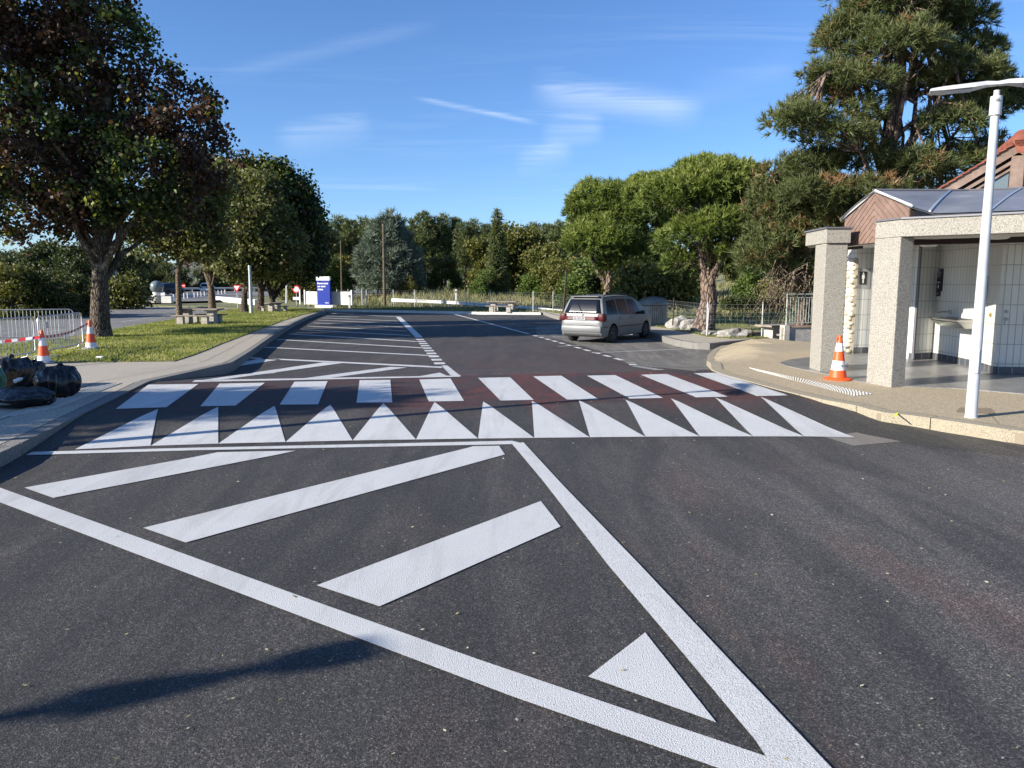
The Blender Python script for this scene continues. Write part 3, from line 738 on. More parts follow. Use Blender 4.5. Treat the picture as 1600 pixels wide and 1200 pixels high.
# litter of leaves and chips on the tarmac
n = 1800
P2 = np.column_stack([rng.uniform(-5, 8, n), 2 + 13 * rng.random(n) ** 1.6]); P2 = P2[[abs(p[0]) < p[1] * .75 + .3 for p in P2]]
c3 = np.array([(p[0], p[1], zroad(*p) + .009) for p in P2]); nn = len(c3)
a = rng.random(nn) * 6.28; A = np.column_stack([np.cos(a), np.sin(a), rng.normal(size=nn) * .12]); B = np.column_stack([-np.sin(a), np.cos(a), rng.normal(size=nn) * .25])
L = .0045 + .010 * rng.random((nn, 1)) ** 2.5; big = rng.random((nn, 1)) < .006; L = np.where(big, L + .018, L); asp = .25 + .4 * rng.random((nn, 1))
V = np.empty((nn, 4, 3)); V[:, 0] = c3 - A * L; V[:, 1] = c3 + B * L * asp; V[:, 2] = c3 + A * L; V[:, 3] = c3 - B * L * asp; V[:, :, 2] = np.maximum(V[:, :, 2], c3[:, None, 2] - .002)
tag(np_mesh('fallen_leaves', V.reshape(-1, 3), 4, .25 + .95 * rng.random(nn), M['dead']), 'tiny dry leaves and chips scattered over the dark tarmac', 'leaves', kind='stuff')
# ------------------------------------------------------------------ the toilet building
def text_mesh(name, body, size, mat_, parent, Mx, ext=.002, align='LEFT', bold=0):
    cu = bpy.data.curves.new(name, 'FONT'); cu.body = body; cu.size = size; cu.extrude = ext; cu.align_x = align; cu.offset = bold
    o = bpy.data.objects.new(name + '_tmp', cu); COL.objects.link(o)
    dg = bpy.context.evaluated_depsgraph_get(); me = bpy.data.meshes.new_from_object(o.evaluated_get(dg))
    bpy.data.objects.remove(o); me.transform(Mx)
    me.materials.clear()
    return link(name, me, mat_, parent)
def face_frame(p, xdir, up=(0, 0, 1)):
    """matrix: x along the face, y up, z out of it"""
    x = Vector(xdir).normalized(); y = Vector(up).normalized(); z = x.cross(y)
    Mx = Matrix((x, y, z)).transposed().to_4x4(); Mx.translation = Vector(p); return Mx
def mk_tiles(name, a, grout, w=.105, h=.31, stag=0):
    """stack-bonded upright wall tiles, laid out along the wall in metres (uses the UV written by the builder)"""
    m = mat(name, a, .22); t = NT(m)
    uv = t.t.nodes.new('ShaderNodeUVMap').outputs[0]
    b = t.t.nodes.new('ShaderNodeTexBrick'); b.offset = 0; b.squash = 1
    t.t.links.new(uv, b.inputs['Vector']); b.inputs['Color1'].default_value = (*a, 1); b.inputs['Color2'].default_value = (*[c * .93 for c in a], 1); b.inputs['Mortar'].default_value = (*grout, 1)
    b.inputs['Scale'].default_value = 1; b.inputs['Mortar Size'].default_value = .006; b.inputs['Brick Width'].default_value = w; b.inputs['Row Height'].default_value = h; b.inputs['Mortar Smooth'].default_value = .1
    c = t.mix(t.rng(t.noise(2.5, 4, .6), .35, .75, 0, .22), b.outputs[0], tuple(x * .78 for x in a))
    t.col(c); t.rough(t.rng(b.outputs['Fac'], 0, 1, .2, .8)); t.bump(t.math('MULTIPLY', b.outputs['Fac'], -1), .5, .004); return m
M['tile'] = mk_tiles('cream_wall_tiles', (.64, .64, .60), (.30, .29, .27))
M['skirting'] = mk_tiles('grey_skirting_tiles', (.085, .09, .10), (.3, .3, .3), .21, .3)
M['floor_tile'] = noisy('grey_floor_tiles', (.17, .165, .155), (.25, .245, .235), 3, .35, 4, .1, .002, fine=(50, .3))
M['timber'] = None
def mk_timber(name, a, b, sc=(3, 3, 60), rot=(0, 0, 0)):
    m = mat(name, a, .7); t = NT(m); n = t.noise(1.4, 6, .7, t.map(sc, rot), .6); w = t.noise(2, 4, .6)
    c = t.ramp(n, [(.3, a), (.7, b)]); c = t.mix(t.rng(w, .4, .75, 0, .5), c, tuple(x * .6 for x in a)); t.col(c); t.bump(n, .5, .006); return m
M['timber'] = mk_timber('weathered_timber', (.16, .105, .08), (.33, .24, .19), (2.2, 2.2, 2.2))
M['cladding'] = mk_timber('pink_brown_cladding', (.17, .108, .083), (.26, .17, .132), (2, 5, 5))
M['roof_tile'] = noisy('terracotta_tile', (.19, .055, .035), (.31, .10, .06), 5, .8, 5, .4, .01)
def mk_glazing():
    m = mat('grey_blue_polycarbonate', (.13, .15, .20), .12); t = NT(m)
    c = t.ramp(t.noise(1.3, 5, .6, t.map((1, 1, 2))), [(.3, (.12, .13, .155)), (.62, (.20, .21, .235)), (.8, (.36, .36, .36))]); t.col(c); t.rough(.42); return m
M['glazing'] = mk_glazing()
M['white_metal'] = mat('white_metal_trim', (.72, .73, .72), .4)
M['zinc'] = mat('zinc_flashing', (.16, .16, .175), .5, .3)
M['dark_gap'] = mat('dark_brown_boards', (.03, .018, .015), .8)
M['steel'] = mat('brushed_steel', (.55, .53, .49), .3, .9)
M['grey_glass'] = mat('grey_gable_glass', (.13, .17, .19), .15)
M['stone'] = noisy('pebble_stone', (.32, .28, .20), (.50, .45, .35), 3, .8, 3, .2)
M['mortar'] = noisy('mortar', (.24, .21, .16), (.34, .30, .24), 12, .95)
M['navy'] = mat('navy_panel', (.008, .012, .035), .3)
M['white'] = mat('white_lettering', (.8, .8, .8), .5)
M['grey_panel'] = mat('grey_panel', (.34, .34, .33), .4)

FZ = .135
bld = empty('toilet_building', (6.5, 13, FZ), 0, 'low pebble-dash concrete toilet block with glazed ridge canopy and tiled alcoves', 'building')
BO = Vector((6.5, 13, FZ))
def bb(mb, name, mats, smooth=False, parent=None, bevel=0):
    mb.v = [tuple(Vector(v) - BO) for v in mb.v]
    return mb.build(name, mats, parent or bld, smooth, bevel)
def uvwall(name, pts, z0, z1, mat_, th=.12, parent=None):
    """wall along a polyline with metre UVs; thickness behind it (to the right of travel)"""
    vs = []; fs = []; uvs = []; u = 0
    for a, b in zip(pts[:-1], pts[1:]):
        a = Vector((*a, 0)); b = Vector((*b, 0)); L = (b - a).length; d = (b - a) / L; nrm = Vector((-d.y, d.x, 0)) * -th
        k = len(vs); z0v = Vector((0, 0, z0)); z1v = Vector((0, 0, z1))
        vs += [a + z0v, b + z0v, b + z1v, a + z1v, a + z0v + nrm, b + z0v + nrm, b + z1v + nrm, a + z1v + nrm]
        fs += [(k, k + 1, k + 2, k + 3), (k + 5, k + 4, k + 7, k + 6), (k + 3, k + 2, k + 6, k + 7), (k, k + 4, k + 5, k + 1), (k, k + 3, k + 7, k + 4), (k + 1, k + 5, k + 6, k + 2)]
        q = [(u, z0), (u + L, z0), (u + L, z1), (u, z1)]
        uvs += q + [q[1], q[0], q[3], q[2]] + [(u, z1), (u + L, z1), (u + L, z1 + th), (u, z1 + th)] + [(u, 0), (u, th), (u + L, th), (u + L, 0)] + [(u, z0), (u, z1), (u + th, z1), (u + th, z0)] + [(u, z0), (u + th, z0), (u + th, z1), (u, z1)]
        u += L
    me = bpy.data.meshes.new(name); me.from_pydata([tuple(v - BO) for v in vs], [], fs); l = me.uv_layers.new(name='UVMap')
    l.data.foreach_set('uv', [c for q in uvs for c in q]); me.update()
    return link(name, me, mat_, parent or bld)
# columns
def prism_col(poly, z0, z1, name='column', m='aggregate'):
    mb = MB(); mb.prism(poly, z0, z1); return bb(mb, name, M[m], bevel=.012)
A0, A1, A2 = (5.191, 11.167), (5.305, 10.652), (5.53, 10.72)
ZB, ZT = 2.205, 2.44
colA = prism_col([A0, A1, A2, (5.416, 11.235)], FZ - .3, ZB)
B0, B1, B2 = (5.10, 13.10), (5.05, 12.54), (5.40, 12.52)
colB = prism_col([B0, B1, B2, (5.44, 13.08)], FZ - .3, 2.21)
# ring beam: right wing and left stub
def beam(name, outer, width, z0, z1, m='aggregate', parent=None, capover=.03):
    mb = MB(); inner = offset_line(outer, width); n = len(outer)
    poly = outer + inner[::-1]
    vs = [(p[0], p[1], z0) for p in outer + inner] + [(p[0], p[1], z1) for p in outer + inner]; N = 2 * n
    fs = []
    for i in range(n - 1):
        fs += [(i, i + 1, N + i + 1, N + i), (n + i + 1, n + i, N + n + i, N + n + i + 1), (N + i, N + i + 1, N + n + i + 1, N + n + i), (i + 1, i, n + i, n + i + 1)]
    fs += [(0, N, N + n, n), (n - 1, n + n - 1, N + n + n - 1, N + n - 1)]
    mb.add(vs, fs); o = bb(mb, name, M[m], bevel=.008 if m == 'aggregate' else 0, parent=parent)
    return o
wingA = [A0, A1, (6.55, 9.62), (8.6, 8.0)]
beam('beam', wingA, .26, ZB + .002, ZT)
beam('beam_capping', [(p[0], p[1]) for p in offset_line(wingA, -.025)], .31, ZT + .001, ZT + .025, 'zinc')
beam('soffit_board', offset_line(wingA, .262), .75, ZB + .004, ZB + .03, 'soffit')
stub = [(5.52, 14.35), (4.98, 13.45), (4.97, 12.52), (5.40, 12.50)]
stub = [(5.62, 14.6), (4.99, 13.75), (4.99, 12.505), (5.30, 12.485)]
mb = MB(); mb.prism([(5.10, 13.55), (5.035, 12.50), (5.42, 12.48), (5.42, 13.3), (5.7, 14.2), (5.45, 14.3)], 2.212, 2.44); bb(mb, 'beam', M['aggregate'], bevel=.008)
mb = MB(); mb.prism([(5.07, 13.58), (5.01, 12.475), (5.44, 12.455), (5.44, 13.3), (5.72, 14.2), (5.42, 14.33)], 2.441, 2.465); bb(mb, 'beam_capping', M['zinc'])
# gable end of the glazed canopy: chevron cladding
GX = 5.60
ga, gb, gap = (GX, 13.22), (GX, 10.98), (GX, 12.08)
def gz(y):   # roof line over the gable
    return 2.66 + (2.985 - 2.66) * (1 - abs(y - 12.08) / (13.22 - 12.08 if y > 12.08 else 12.08 - 10.98))
mb = MB()
poly = [(13.12, 2.19), (13.12, gz(13.12) - .03), (12.08, 2.955), (11.02, gz(11.02) - .03), (11.02, 2.19)]
v = [(GX, y, z) for y, z in poly] + [(GX + .06, y, z) for y, z in poly]; n = 5
mb.add(v, [tuple(range(5)), tuple(range(9, 4, -1))] + [((i + 1) % n, i, n + i, n + (i + 1) % n) for i in range(n)]); bb(mb, 'gable_backing', M['dark_gap'])
mb = MB()
bwid = .082
for k in range(-14, 12):
    for side in (1, -1):
        # boards run up to the middle of the gable from both sides
        y0 = 12.08; sl = -.62
        z0 = 2.19 + k * bwid * 1.28
        P4 = [(0, z0), (1.1, z0 + sl * 1.1), (1.1, z0 + sl * 1.1 + bwid * 1.13), (0, z0 + bwid * 1.13)]
        # clip the board outline to the gable
        lim = 13.12 - 12.08 if side > 0 else 12.08 - 11.02
        q = P4
        def clip(q, f):
            out = []
            for i in range(len(q)):
                a, b = q[i], q[(i + 1) % len(q)]; fa, fb = f(a), f(b)
                if fa >= 0: out.append(a)
                if fa * fb < 0: t = fa / (fa - fb); out.append((a[0] + (b[0] - a[0]) * t, a[1] + (b[1] - a[1]) * t))
            return out
        q = clip(q, lambda p: p[1] - 2.195)
        if q: q = clip(q, lambda p: lim - p[0])
        if q: q = clip(q, lambda p: 2.95 - p[0] * (.325 / lim) - p[1] + .0)
        if not q or len(q) < 3: continue
        pts = [(12.08 + side * p[0], p[1]) for p in q]
        if side < 0: pts = pts[::-1]
        v = [(GX - .022, y, z) for y, z in pts] + [(GX - .001, y, z) for y, z in pts]; n = len(pts)
        mb.add(v, [tuple(range(n))[::-1], tuple(range(n, 2 * n))] + [(i, (i + 1) % n, n + (i + 1) % n, n + i) for i in range(n)])
bb(mb, 'gable_cladding', M['cladding'])
mb = MB()
for a, b in (((13.27, 2.64), (12.08, 2.985)), ((12.08, 2.985), (10.93, 2.645))):
    mb.tube([(GX - .03, a[0], a[1]), (GX - .03, b[0], b[1])], .020, 4)
bb(mb, 'gable_trim', M['white_metal'])
# glazed roof: ridge, front slope following the beam
ridge = [(GX - .06, 12.08, 2.985), (7.05, 12.15, 2.985), (8.3, 11.6, 2.985), (9.6, 10.3, 2.985)]
front = [(GX - .06, 10.96, 2.65), (5.75, 10.66, 2.52), (6.75, 9.85, 2.50), (8.8, 8.25, 2.50)]
rear = [(GX - .06, 13.25, 2.65), (7.1, 13.3, 2.65), (9.0, 13.0, 2.65), (10.5, 12.0, 2.65)]
def loft(a, b, nseg, sag, name, n=26):
    mb = MB(); A_ = []; B_ = []
    def at(P, t):
        u = t * (len(P) - 1); i = min(int(u), len(P) - 2); return Vector(P[i]).lerp(Vector(P[i + 1]), u - i)
    for i in range(n + 1):
        for j in range(nseg + 1):
            p = at(a, i / n).lerp(at(b, i / n), j / nseg); p.z += sag * math.sin(math.pi * j / nseg); mb.v.append(tuple(p))
    w = nseg + 1
    for i in range(n):
        for j in range(nseg): mb.f.append((i * w + j, i * w + j + 1, (i + 1) * w + j + 1, (i + 1) * w + j)); mb.m.append(0)
    k = len(mb.v); mb.v += [(v[0], v[1], v[2] - .02) for v in mb.v[:]]
    mb.f += [tuple(k + i for i in f[::-1]) for f in mb.f[:]]; mb.m += [0] * (len(mb.f) - len(mb.m))
    o = bb(mb, name, M['glazing'], True)
    return at
at = loft(ridge, front, 6, .02, 'glazed_roof_panel'); loft(ridge, rear, 6, .02, 'glazed_roof_panel')
mb = MB()
for t in (.27, .50, .62, .80, 1.):
    pts = []
    for j in range(7): p = at(ridge, t).lerp(at(front, t), j / 6); p.z += .02 * math.sin(math.pi * j / 6) + .012; pts.append(p)
    mb.tube(pts, .016, 4)
bb(mb, 'glazing_bars', M['white_metal'])
mb = MB(); mb.tube([Vector(p) + Vector((0, 0, .01)) for p in ridge], .02, 5); bb(mb, 'ridge_bar', M['zinc'])
# ceiling inside, dark band and round lamps
mb = MB(); mb.prism([(5.66, 10.95), (6.9, 9.9), (8.9, 8.4), (9.5, 15.8), (6.35, 15.8), (5.75, 13.2)], 2.27, 2.32); bb(mb, 'ceiling', M['soffit'])
mb = MB(); mb.prism([(6.0, 11.75), (7.45, 10.75), (7.55, 10.9), (6.1, 11.9)], 2.15, 2.268); bb(mb, 'ceiling_beam', M['dark_gap'])
mb = MB(); mb.prism([(7.46, 10.75), (9.0, 9.6), (9.1, 9.75), (7.56, 10.9)], 2.15, 2.268); bb(mb, 'ceiling_beam', M['dark_gap'])
for (x, y) in ((6.9, 12.9), (6.62, 10.62), (7.25, 10.35), (6.6, 13.6)):
    mb = MB(); mb.lathe([(.02, -.10), (.10, -.095), (.13, -.08), (.2, 0)], 20, (x, y, 2.268)); bb(mb, 'ceiling_lamp', mat('opal_dome_%d' % int(x * 100), (.62, .62, .56), .35), True)
# tiled walls. order runs so that the visible side faces the camera side
W0 = [(7.54, 14.35), (8.02, 14.46)]
pts1 = [(7.54, 14.33), (8.02, 14.52), (7.98, 14.30), (7.93, 13.55), (7.86, 12.85), (7.66, 12.17)]
uvwall('tiled_wall', [(7.545, 14.36), (8.3, 14.72)], FZ + .13, 2.47, M['tile'], -.12)
uvwall('skirting', [(7.545, 14.355), (8.3, 14.715)], FZ, FZ + .13, M['skirting'], -.12)
sw = [(8.00, 14.62), (7.96, 13.62), (7.88, 12.98), (7.655, 12.14)]
uvwall('tiled_wall', sw, FZ + .13, 2.47, M['tile'], -.14)
uvwall('skirting', offset_line(sw, -.005), FZ, FZ + .13, M['skirting'], -.14)
w2 = [(7.72, 12.05), (8.35, 11.35)]
w2 = [(7.655, 12.135), (7.90, 11.60), (8.6, 10.6)]
w2 = [(7.70, 12.10), (7.98, 12.02), (9.3, 11.2)]
uvwall('tiled_wall', [(7.70, 12.09), (9.2, 11.95)], FZ + .13, 2.47, M['tile'], -.14)
uvwall('skirting', [(7.70, 12.085), (9.2, 11.945)], FZ, FZ + .13, M['skirting'], -.14)
# alcove side wall behind the big column, sunlit pale return
uvwall('tiled_wall', [(7.32, 15.60), (7.55, 14.47)], FZ, 2.47, M['tile'], -.1)
mb = MB(); mb.box((7.53, 14.36, 1.30), (.035, .05, 2.3), .3); bb(mb, 'corner_trim', M['zinc'])
# left wing wall with toilet sign and its pebble-stone end
uvwall('tiled_wall', [(6.96, 15.68), (8.3, 15.95)], FZ + .13, 2.47, M['tile'], -.3)
uvwall('skirting', [(6.96, 15.675), (8.3, 15.945)], FZ, FZ + .13, M['skirting'], -.3)
mb = MB()
q = [(6.95, 15.69), (7.2, 16.85)]
# stone pier with raked top
a = Vector((6.93, 15.66, 0)); b = Vector((7.04, 16.5, 0)); nn_ = Vector((.3, -.04, 0))
v = [(a.x, a.y, FZ - .4), (b.x, b.y, FZ - .4), (b.x, b.y, 2.42), (a.x, a.y, 2.05)]; v += [(p[0] + .045, p[1] - .01, p[2]) for p in v]
mb.add(v, [(3, 2, 1, 0), (4, 5, 6, 7), (0, 1, 5, 4), (1, 2, 6, 5), (2, 3, 7, 6), (3, 0, 4, 7)])
bb(mb, 'stone_wall_end', M['mortar'])
mb = MB(); r2 = np.random.default_rng(3)
for zi in range(24):
    for yi in range(7):
        t = (yi + .5 + .5 * (zi % 2 - .5) + .25 * (r2.random() - .5)) / 7; p = a.lerp(b, min(.98, max(.01, t))); z = FZ + .05 + zi * .093 + .03 * r2.random(); p = p + Vector((-.05 * r2.random() + .045 * (yi % 2), 0, 0))
        if z > 2.0 + .37 * t: continue
        s = (.045 + .02 * r2.random(), .055 + .02 * r2.random(), .038 + .018 * r2.random())
        bm = bmesh.new(); bmesh.ops.create_icosphere(bm, subdivisions=2, radius=1)
        mb.add([(v.co.x * s[0] + p.x, v.co.y * s[1] + p.y, v.co.z * s[2] + z) for v in bm.verts], [[v.index for v in f.verts] for f in bm.faces]); bm.free()
bb(mb, 'stone_cladding', M['stone'], True)
mb = MB(); mb.box((6.62, 15.2, 2.30), (.05, .9, .16)); bb(mb, 'stone_lintel', M['dark_gap'])
# floors
apron = [(4.86, 13.0), (4.80, 13.4), (4.86, 13.9), (5.2, 14.4), (6.9, 15.9), (9.6, 15.9), (9.6, 8.6), (8.4, 8.9), (7.0, 9.75), (6.1, 10.55), (5.42, 10.72), (5.1, 11.3), (5.0, 12.3)]
mb = MB(); mb.prism(apron, FZ - .12, FZ + .006); bb(mb, 'tiled_floor', M['floor_tile'])
# big roof behind: gable with barge boards, tiles, ridge tile. It is turned so its gable end faces the car park
GY = 15.9
p_top = AT(1592, 222, GY); RROT = R_(-23)
RM = Matrix.Translation((p_top.x, GY, 0)) @ Matrix.Rotation(RROT, 4, 'Z')
gd = Vector((math.cos(RROT), math.sin(RROT), 0))
dd_ = pray(1447, 309); tq = (p_top.x * gd.y - GY * gd.x) / (dd_[0] * gd.y - dd_[1] * gd.x); p_low = Vector((dd_[0] * tq, dd_[1] * tq, CAM_H + dd_[2] * tq))
RZ = p_top.z; low_x = -math.hypot(p_low.x - p_top.x, p_low.y - GY); SL = (RZ - p_low.z) / -low_x
def roofz(x): return RZ - SL * abs(x)
XL, XR = low_x - .12, 3.0
def rslab(mb, pts, th, dep=.06):
    v = [Vector(p) for p in pts] + [Vector(p) + Vector(th) for p in pts]; n = len(pts)
    mb.add(v, [tuple(range(n)), tuple(range(2 * n - 1, n - 1, -1))] + [(i, n + i, n + (i + 1) % n, (i + 1) % n) for i in range(n)], M=RM)
for sgn in (-1, 1):
    xe = XL if sgn < 0 else XR; mb = MB()
    for r in range(14):
        t0, t1 = r / 14, (r + 1) / 14; x0 = xe * (1 - t0); x1 = xe * (1 - t1 - .012)
        rslab(mb, [(x0, -.13, roofz(x0) + .055), (x1, -.13, roofz(x1) + .035), (x1, 6, roofz(x1) + .035), (x0, 6, roofz(x0) + .055)], (0, 0, -.035))
    bb(mb, 'tiled_roof', M['roof_tile'])
    for off, h, yy, nm in ((.0, .21, -.08, 'barge_board'), (.29, .075, -.02, 'inner_rafter'), (.43, .05, 0, 'inner_rafter')):
        mb = MB(); rslab(mb, [(xe, yy, roofz(xe) - off), (0, yy, RZ - off), (0, yy, RZ - off - h), (xe, yy, roofz(xe) - off - h)], (0, .06, 0)); bb(mb, nm, M['timber'])
mb = MB(); rslab(mb, [(XL, .1, 2.55), (XR, .1, 2.55), (XR, .1, max(2.56, roofz(XR) - .03)), (0, .1, RZ - .03), (XL, .1, roofz(XL) - .03)], (0, .1, 0)); bb(mb, 'gable_backing', M['dark_gap'])
xw = -(RZ - .5 - 2.75) / SL
mb = MB(); rslab(mb, [(xw, .04, 2.75), (-.12, .04, 2.75), (-.12, .04, roofz(.12) - .5)], (0, .03, 0)); rslab(mb, [(.12, .04, 2.75), (-xw, .04, 2.75), (.12, .04, roofz(.12) - .5)], (0, .03, 0)); bb(mb, 'gable_window', M['grey_glass'])
mb = MB(); mb.box((0, -.03, (RZ + 2.6) / 2 - .15), (.22, .12, RZ - 2.6 - .25), M=RM); bb(mb, 'gable_post', M['timber'])
mb = MB(); Mx = RM @ Matrix.Translation((0, -.3, RZ + .03)) @ Matrix.Rotation(-math.pi / 2, 4, 'X')
mb.lathe([(.165, 0), (.165, .03), (.15, .031), (.15, 6.2)], 22, (0, 0, 0), 0, Mx)
rslab(mb, [(-.13, -.3, RZ), (-.06, -.3, RZ - .25), (.06, -.3, RZ - .25), (.13, -.3, RZ)], (0, .03, 0))
bb(mb, 'ridge_tile', M['roof_tile'], True)

# things fixed on the walls of the alcove
def wallpt(px, py, a, b):
    """where the sight line meets the vertical plane through a-b"""
    d = pray(px, py); dx, dy = b[0] - a[0], b[1] - a[1]
    t = (a[0] * dy - a[1] * dx) / (d[0] * dy - d[1] * dx)
    return Vector((d[0] * t, d[1] * t, CAM_H + d[2] * t))
def wallf(a, b): return Vector((b[0] - a[0], b[1] - a[1], 0)).normalized()
# hygiene notice
x1 = wallf(sw[0], sw[1]); p = wallpt(1461.5, 455, sw[0], sw[1])
nt = empty('notice_panel', p, 0, 'dark navy hygiene notice with white arrow on the tiled wall above the basin', 'notice')
def on_wall(name, root, xd, rects, m, out=.006, th=.004):
    mb = MB(); F = face_frame((0, 0, 0), xd)
    for (x0, y0, x1_, y1_) in rects: mb.box(((x0 + x1_) / 2, (y0 + y1_) / 2, out + th / 2), (x1_ - x0, y1_ - y0, th), M=F)
    return mb.build(name, m, root)
on_wall('panel', nt, x1, [(0, .0, .26, .42), (.03, -.09, .2, -.001)], M['navy'], .002)
F = face_frame((0, 0, 0), x1)
on_wall('lettering', nt, x1, [(.03, .385, .12, .40), (.03, .355, .16, .362), (.03, .335, .19, .342), (.03, .30, .17, .305), (.03, .28, .15, .285), (.03, .26, .11, .265), (.05, .155, .07, .175), (.095, .15, .115, .18), (.14, .155, .16, .175), (.10, .09, .118, .13), (.06, -.05, .13, -.04)], M['white'], .007)
mb = MB(); mb.prism([(.075, .095), (.109, .05), (.143, .095)], .007, .011, M=F); mb.build('arrow', M['white'], nt)
# grey dispenser right of the post
x2 = wallf(sw[1], sw[2]); p = wallpt(1541, 466, sw[1], sw[2])
dsp = empty('towel_dispenser', p, 0, 'grey steel paper dispenser box mounted on tiled wall partly behind the lamp post', 'dispenser')
on_wall('casing', dsp, x2, [(-.16, 0, .12, .36)], M['grey_panel'], .0, .10); on_wall('front_panel', dsp, x2, [(-.13, .03, .09, .33)], mat('panel_grey', (.42, .42, .41), .4), .1005, .006)
# basin, tap, spout
pa, pb = (8.02, 14.1), (7.80, 12.85)
x3 = wallf((8.06, 14.4), (7.9, 13.1))
p = wallpt(1494, 498, sw[0], sw[2])
bs = empty('wash_basin', p, 0, 'long brushed steel trough basin fixed to the tiled wall', 'basin')
bl_ = [(-.42, .0), (.95, .0), (.95, .36), (.60, .44), (.2, .40), (-.42, .30)]
F3 = face_frame((0, 0, 0), x3)
mb = MB()
top = [Vector((x, 0.0, z)) for x, z in ((-.42, 0), (.95, 0), (.95, .38), (.3, .42), (-.42, .30))]
botm = [Vector((v.x * .86 + .03, -.13, v.z * .55)) for v in top]
n = 5; mb.add([v for v in top + botm], [(0, 1, 6, 5), (1, 2, 7, 6), (2, 3, 8, 7), (3, 4, 9, 8), (4, 0, 5, 9), (5, 6, 7, 8, 9)], M=F3)
mb.add([Vector((v.x * .93 + .01, -.03, .02 + v.z * .9)) for v in top], [(0, 1, 2, 3, 4)], M=F3)
mb.tube([v + Vector((0, .004, 0)) for v in top] + [top[0] + Vector((0, .004, 0))], .018, 6, M=F3); mb.build('trough', M['steel'], bs, True)
for k, (px, py, lab, L) in enumerate([(1484, 487, 'long-spouted steel tap on the wall above the steel basin', .24), (1571, 498, 'grey steel spout with button on the tiled wall right of the lamp post', .2)]):
    a_, b_ = (sw[0], sw[2]) if k == 0 else ((7.70, 12.09), (9.2, 11.95))
    if k == 1: px, py = 1571, 499
    p = wallpt(px, py, a_, b_); xd = wallf(a_, b_)
    tp = empty('wall_tap', p, 0, lab, 'tap', 'taps in the alcove'); F4 = face_frame((0, 0, 0), xd)
    mb = MB(); mb.tube([(0, 0, 0), (0, 0, .06), (0 if k == 0 else -.04, 0, .14), (.02 if k == 0 else -.1, -.01, L), (.02 if k == 0 else -.115, -.06, L + .01)], .014, 8, M=F4); mb.build('spout', M['steel'], tp, True)
    mb = MB(); Mx = F4; mb.lathe([(.03, 0), (.03, .012), (.02, .02)], 12, (0, 0, 0), M=Mx)
    mb.build('wall_flange', M['metal_dull'], tp, True)
    if k == 1: mb = MB(); mb.lathe([(.028, 0), (.026, .02), (.01, .026)], 12, (0, .12, 0), M=Mx); mb.build('push_button', M['metal_dull'], tp, True)
p = wallpt(1549, 492, sw[2], sw[3]); xd = wallf(sw[2], sw[3])
br = empty('brass_button', p, 0, 'round brass push button on the sunlit tiles right of the lamp post', 'button'); mb = MB(); mb.lathe([(.035, 0), (.034, .014), (.02, .022), (.018, .03)], 16, M=face_frame((0, 0, 0), xd)); mb.build('push_button', mat('brass', (.65, .45, .12), .35, .8), br, True)
# toilet sign
a_, b_ = (6.96, 15.68), (8.3, 15.95); p = wallpt(1348, 440, a_, b_); xd = wallf(a_, b_)
ts = empty('toilet_sign', p, 0, 'grey square plate with black figure pictogram beside the pebble-stone wall end', 'sign')
on_wall('plate', ts, xd, [(-.19, -.14, .17, .26)], M['grey_panel'], .002); on_wall('black_field', ts, xd, [(-.08, -.06, .08, .2)], M['black'], .007)
F5 = face_frame((0, 0, 0), xd); mb = MB(); mb.prism([(.015 * math.cos(i * .6283), .165 + .015 * math.sin(i * .6283)) for i in range(10)], .011, .014, M=F5)
mb.prism([(-.03, .06), (-.013, .06), (-.012, -.03), (.012, -.03), (.013, .06), (.03, .06), (.026, .14), (-.026, .14)], .011, .014, M=F5); mb.build('pictogram', M['white'], ts)

# ------------------------------------------------------------------ lamp posts
def lamp_post(base, h, rz, label, group='twin-wing lamp posts'):
    root = empty('lamp_post', base, rz, label, 'lamp post', group)
    mb = MB(); mb.tube([(0, 0, 0), (0, 0, .02), (0, 0, h * .6), (0, 0, h - .12)], [.068, .060, .047, .040], 20); mb.build('post', M['lamp_white'], root, True)
    mb = MB(); mb.box((0, -.058, .62), (.055, .02, .26), bev=.006); mb.build('hatch', M['lamp_white'], root)
    mb = MB(); mb.tube([(0, 0, h - .24), (0, 0, h - .05)], [.058, .056], 20); mb.tube([(0, 0, h - .06), (0, 0, h + .01)], [.03, .03], 10)
    mb.tube([(0, -.07, h - .1), (0, .03, h)], .016, 6); mb.build('collar', M['lamp_white'], root, True)
    for sgn in (-1, 1):
        mb = MB(); sec = []
        for t, w, th, dz in ((-.01, .045, .035, .03), (.10, .06, .045, .03), (.2, .10, .05, .014), (.48, .125, .045, .004), (.60, .115, .03, .010), (.62, .11, .022, .012)):
            x = sgn * t; z = h + dz + .03
            sec.append([(x, -w, z), (x, w, z), (x, w * .8, z + th), (x, -w * .8, z + th)])
        vs = [p for s_ in sec for p in s_]; fs = [tuple(range(4))[::-1], tuple(range(len(vs) - 4, len(vs)))]
        for i in range(len(sec) - 1):
            for k in range(4): a_, b_ = i * 4 + k, i * 4 + (k + 1) % 4; fs.append((a_, b_, b_ + 4, a_ + 4))
        if sgn < 0: fs = [f[::-1] for f in fs]
        mb.add(vs, fs); w_ = mb.build('lamp_wing', M['lamp_white'], root, bevel=.006)
        mb = MB(); mb.box((sgn * .36, 0, h + .034), (.26, .16, .006)); mb.build('led_panel', mat('led_panel_glass', (.35, .36, .38), .2), w_)
    return root
pb_ = G2(1517, 652)
lamp_post((*pb_, zplaza(*pb_)), 3.42, R_(-24), 'white twin-wing lamp post standing on the plaza in front of the toilet building')
tip = np.array(G(1172, 607)); k_ = 3.78 / math.tan(R_(SUN_EL))
bx = tip + SUN_DIR * (k_ + .25); lamp_post((bx[0], bx[1], zwalk(*bx)), 3.75, R_(66), 'white lamp post outside the left edge, its thin shadow crossing the zebra')
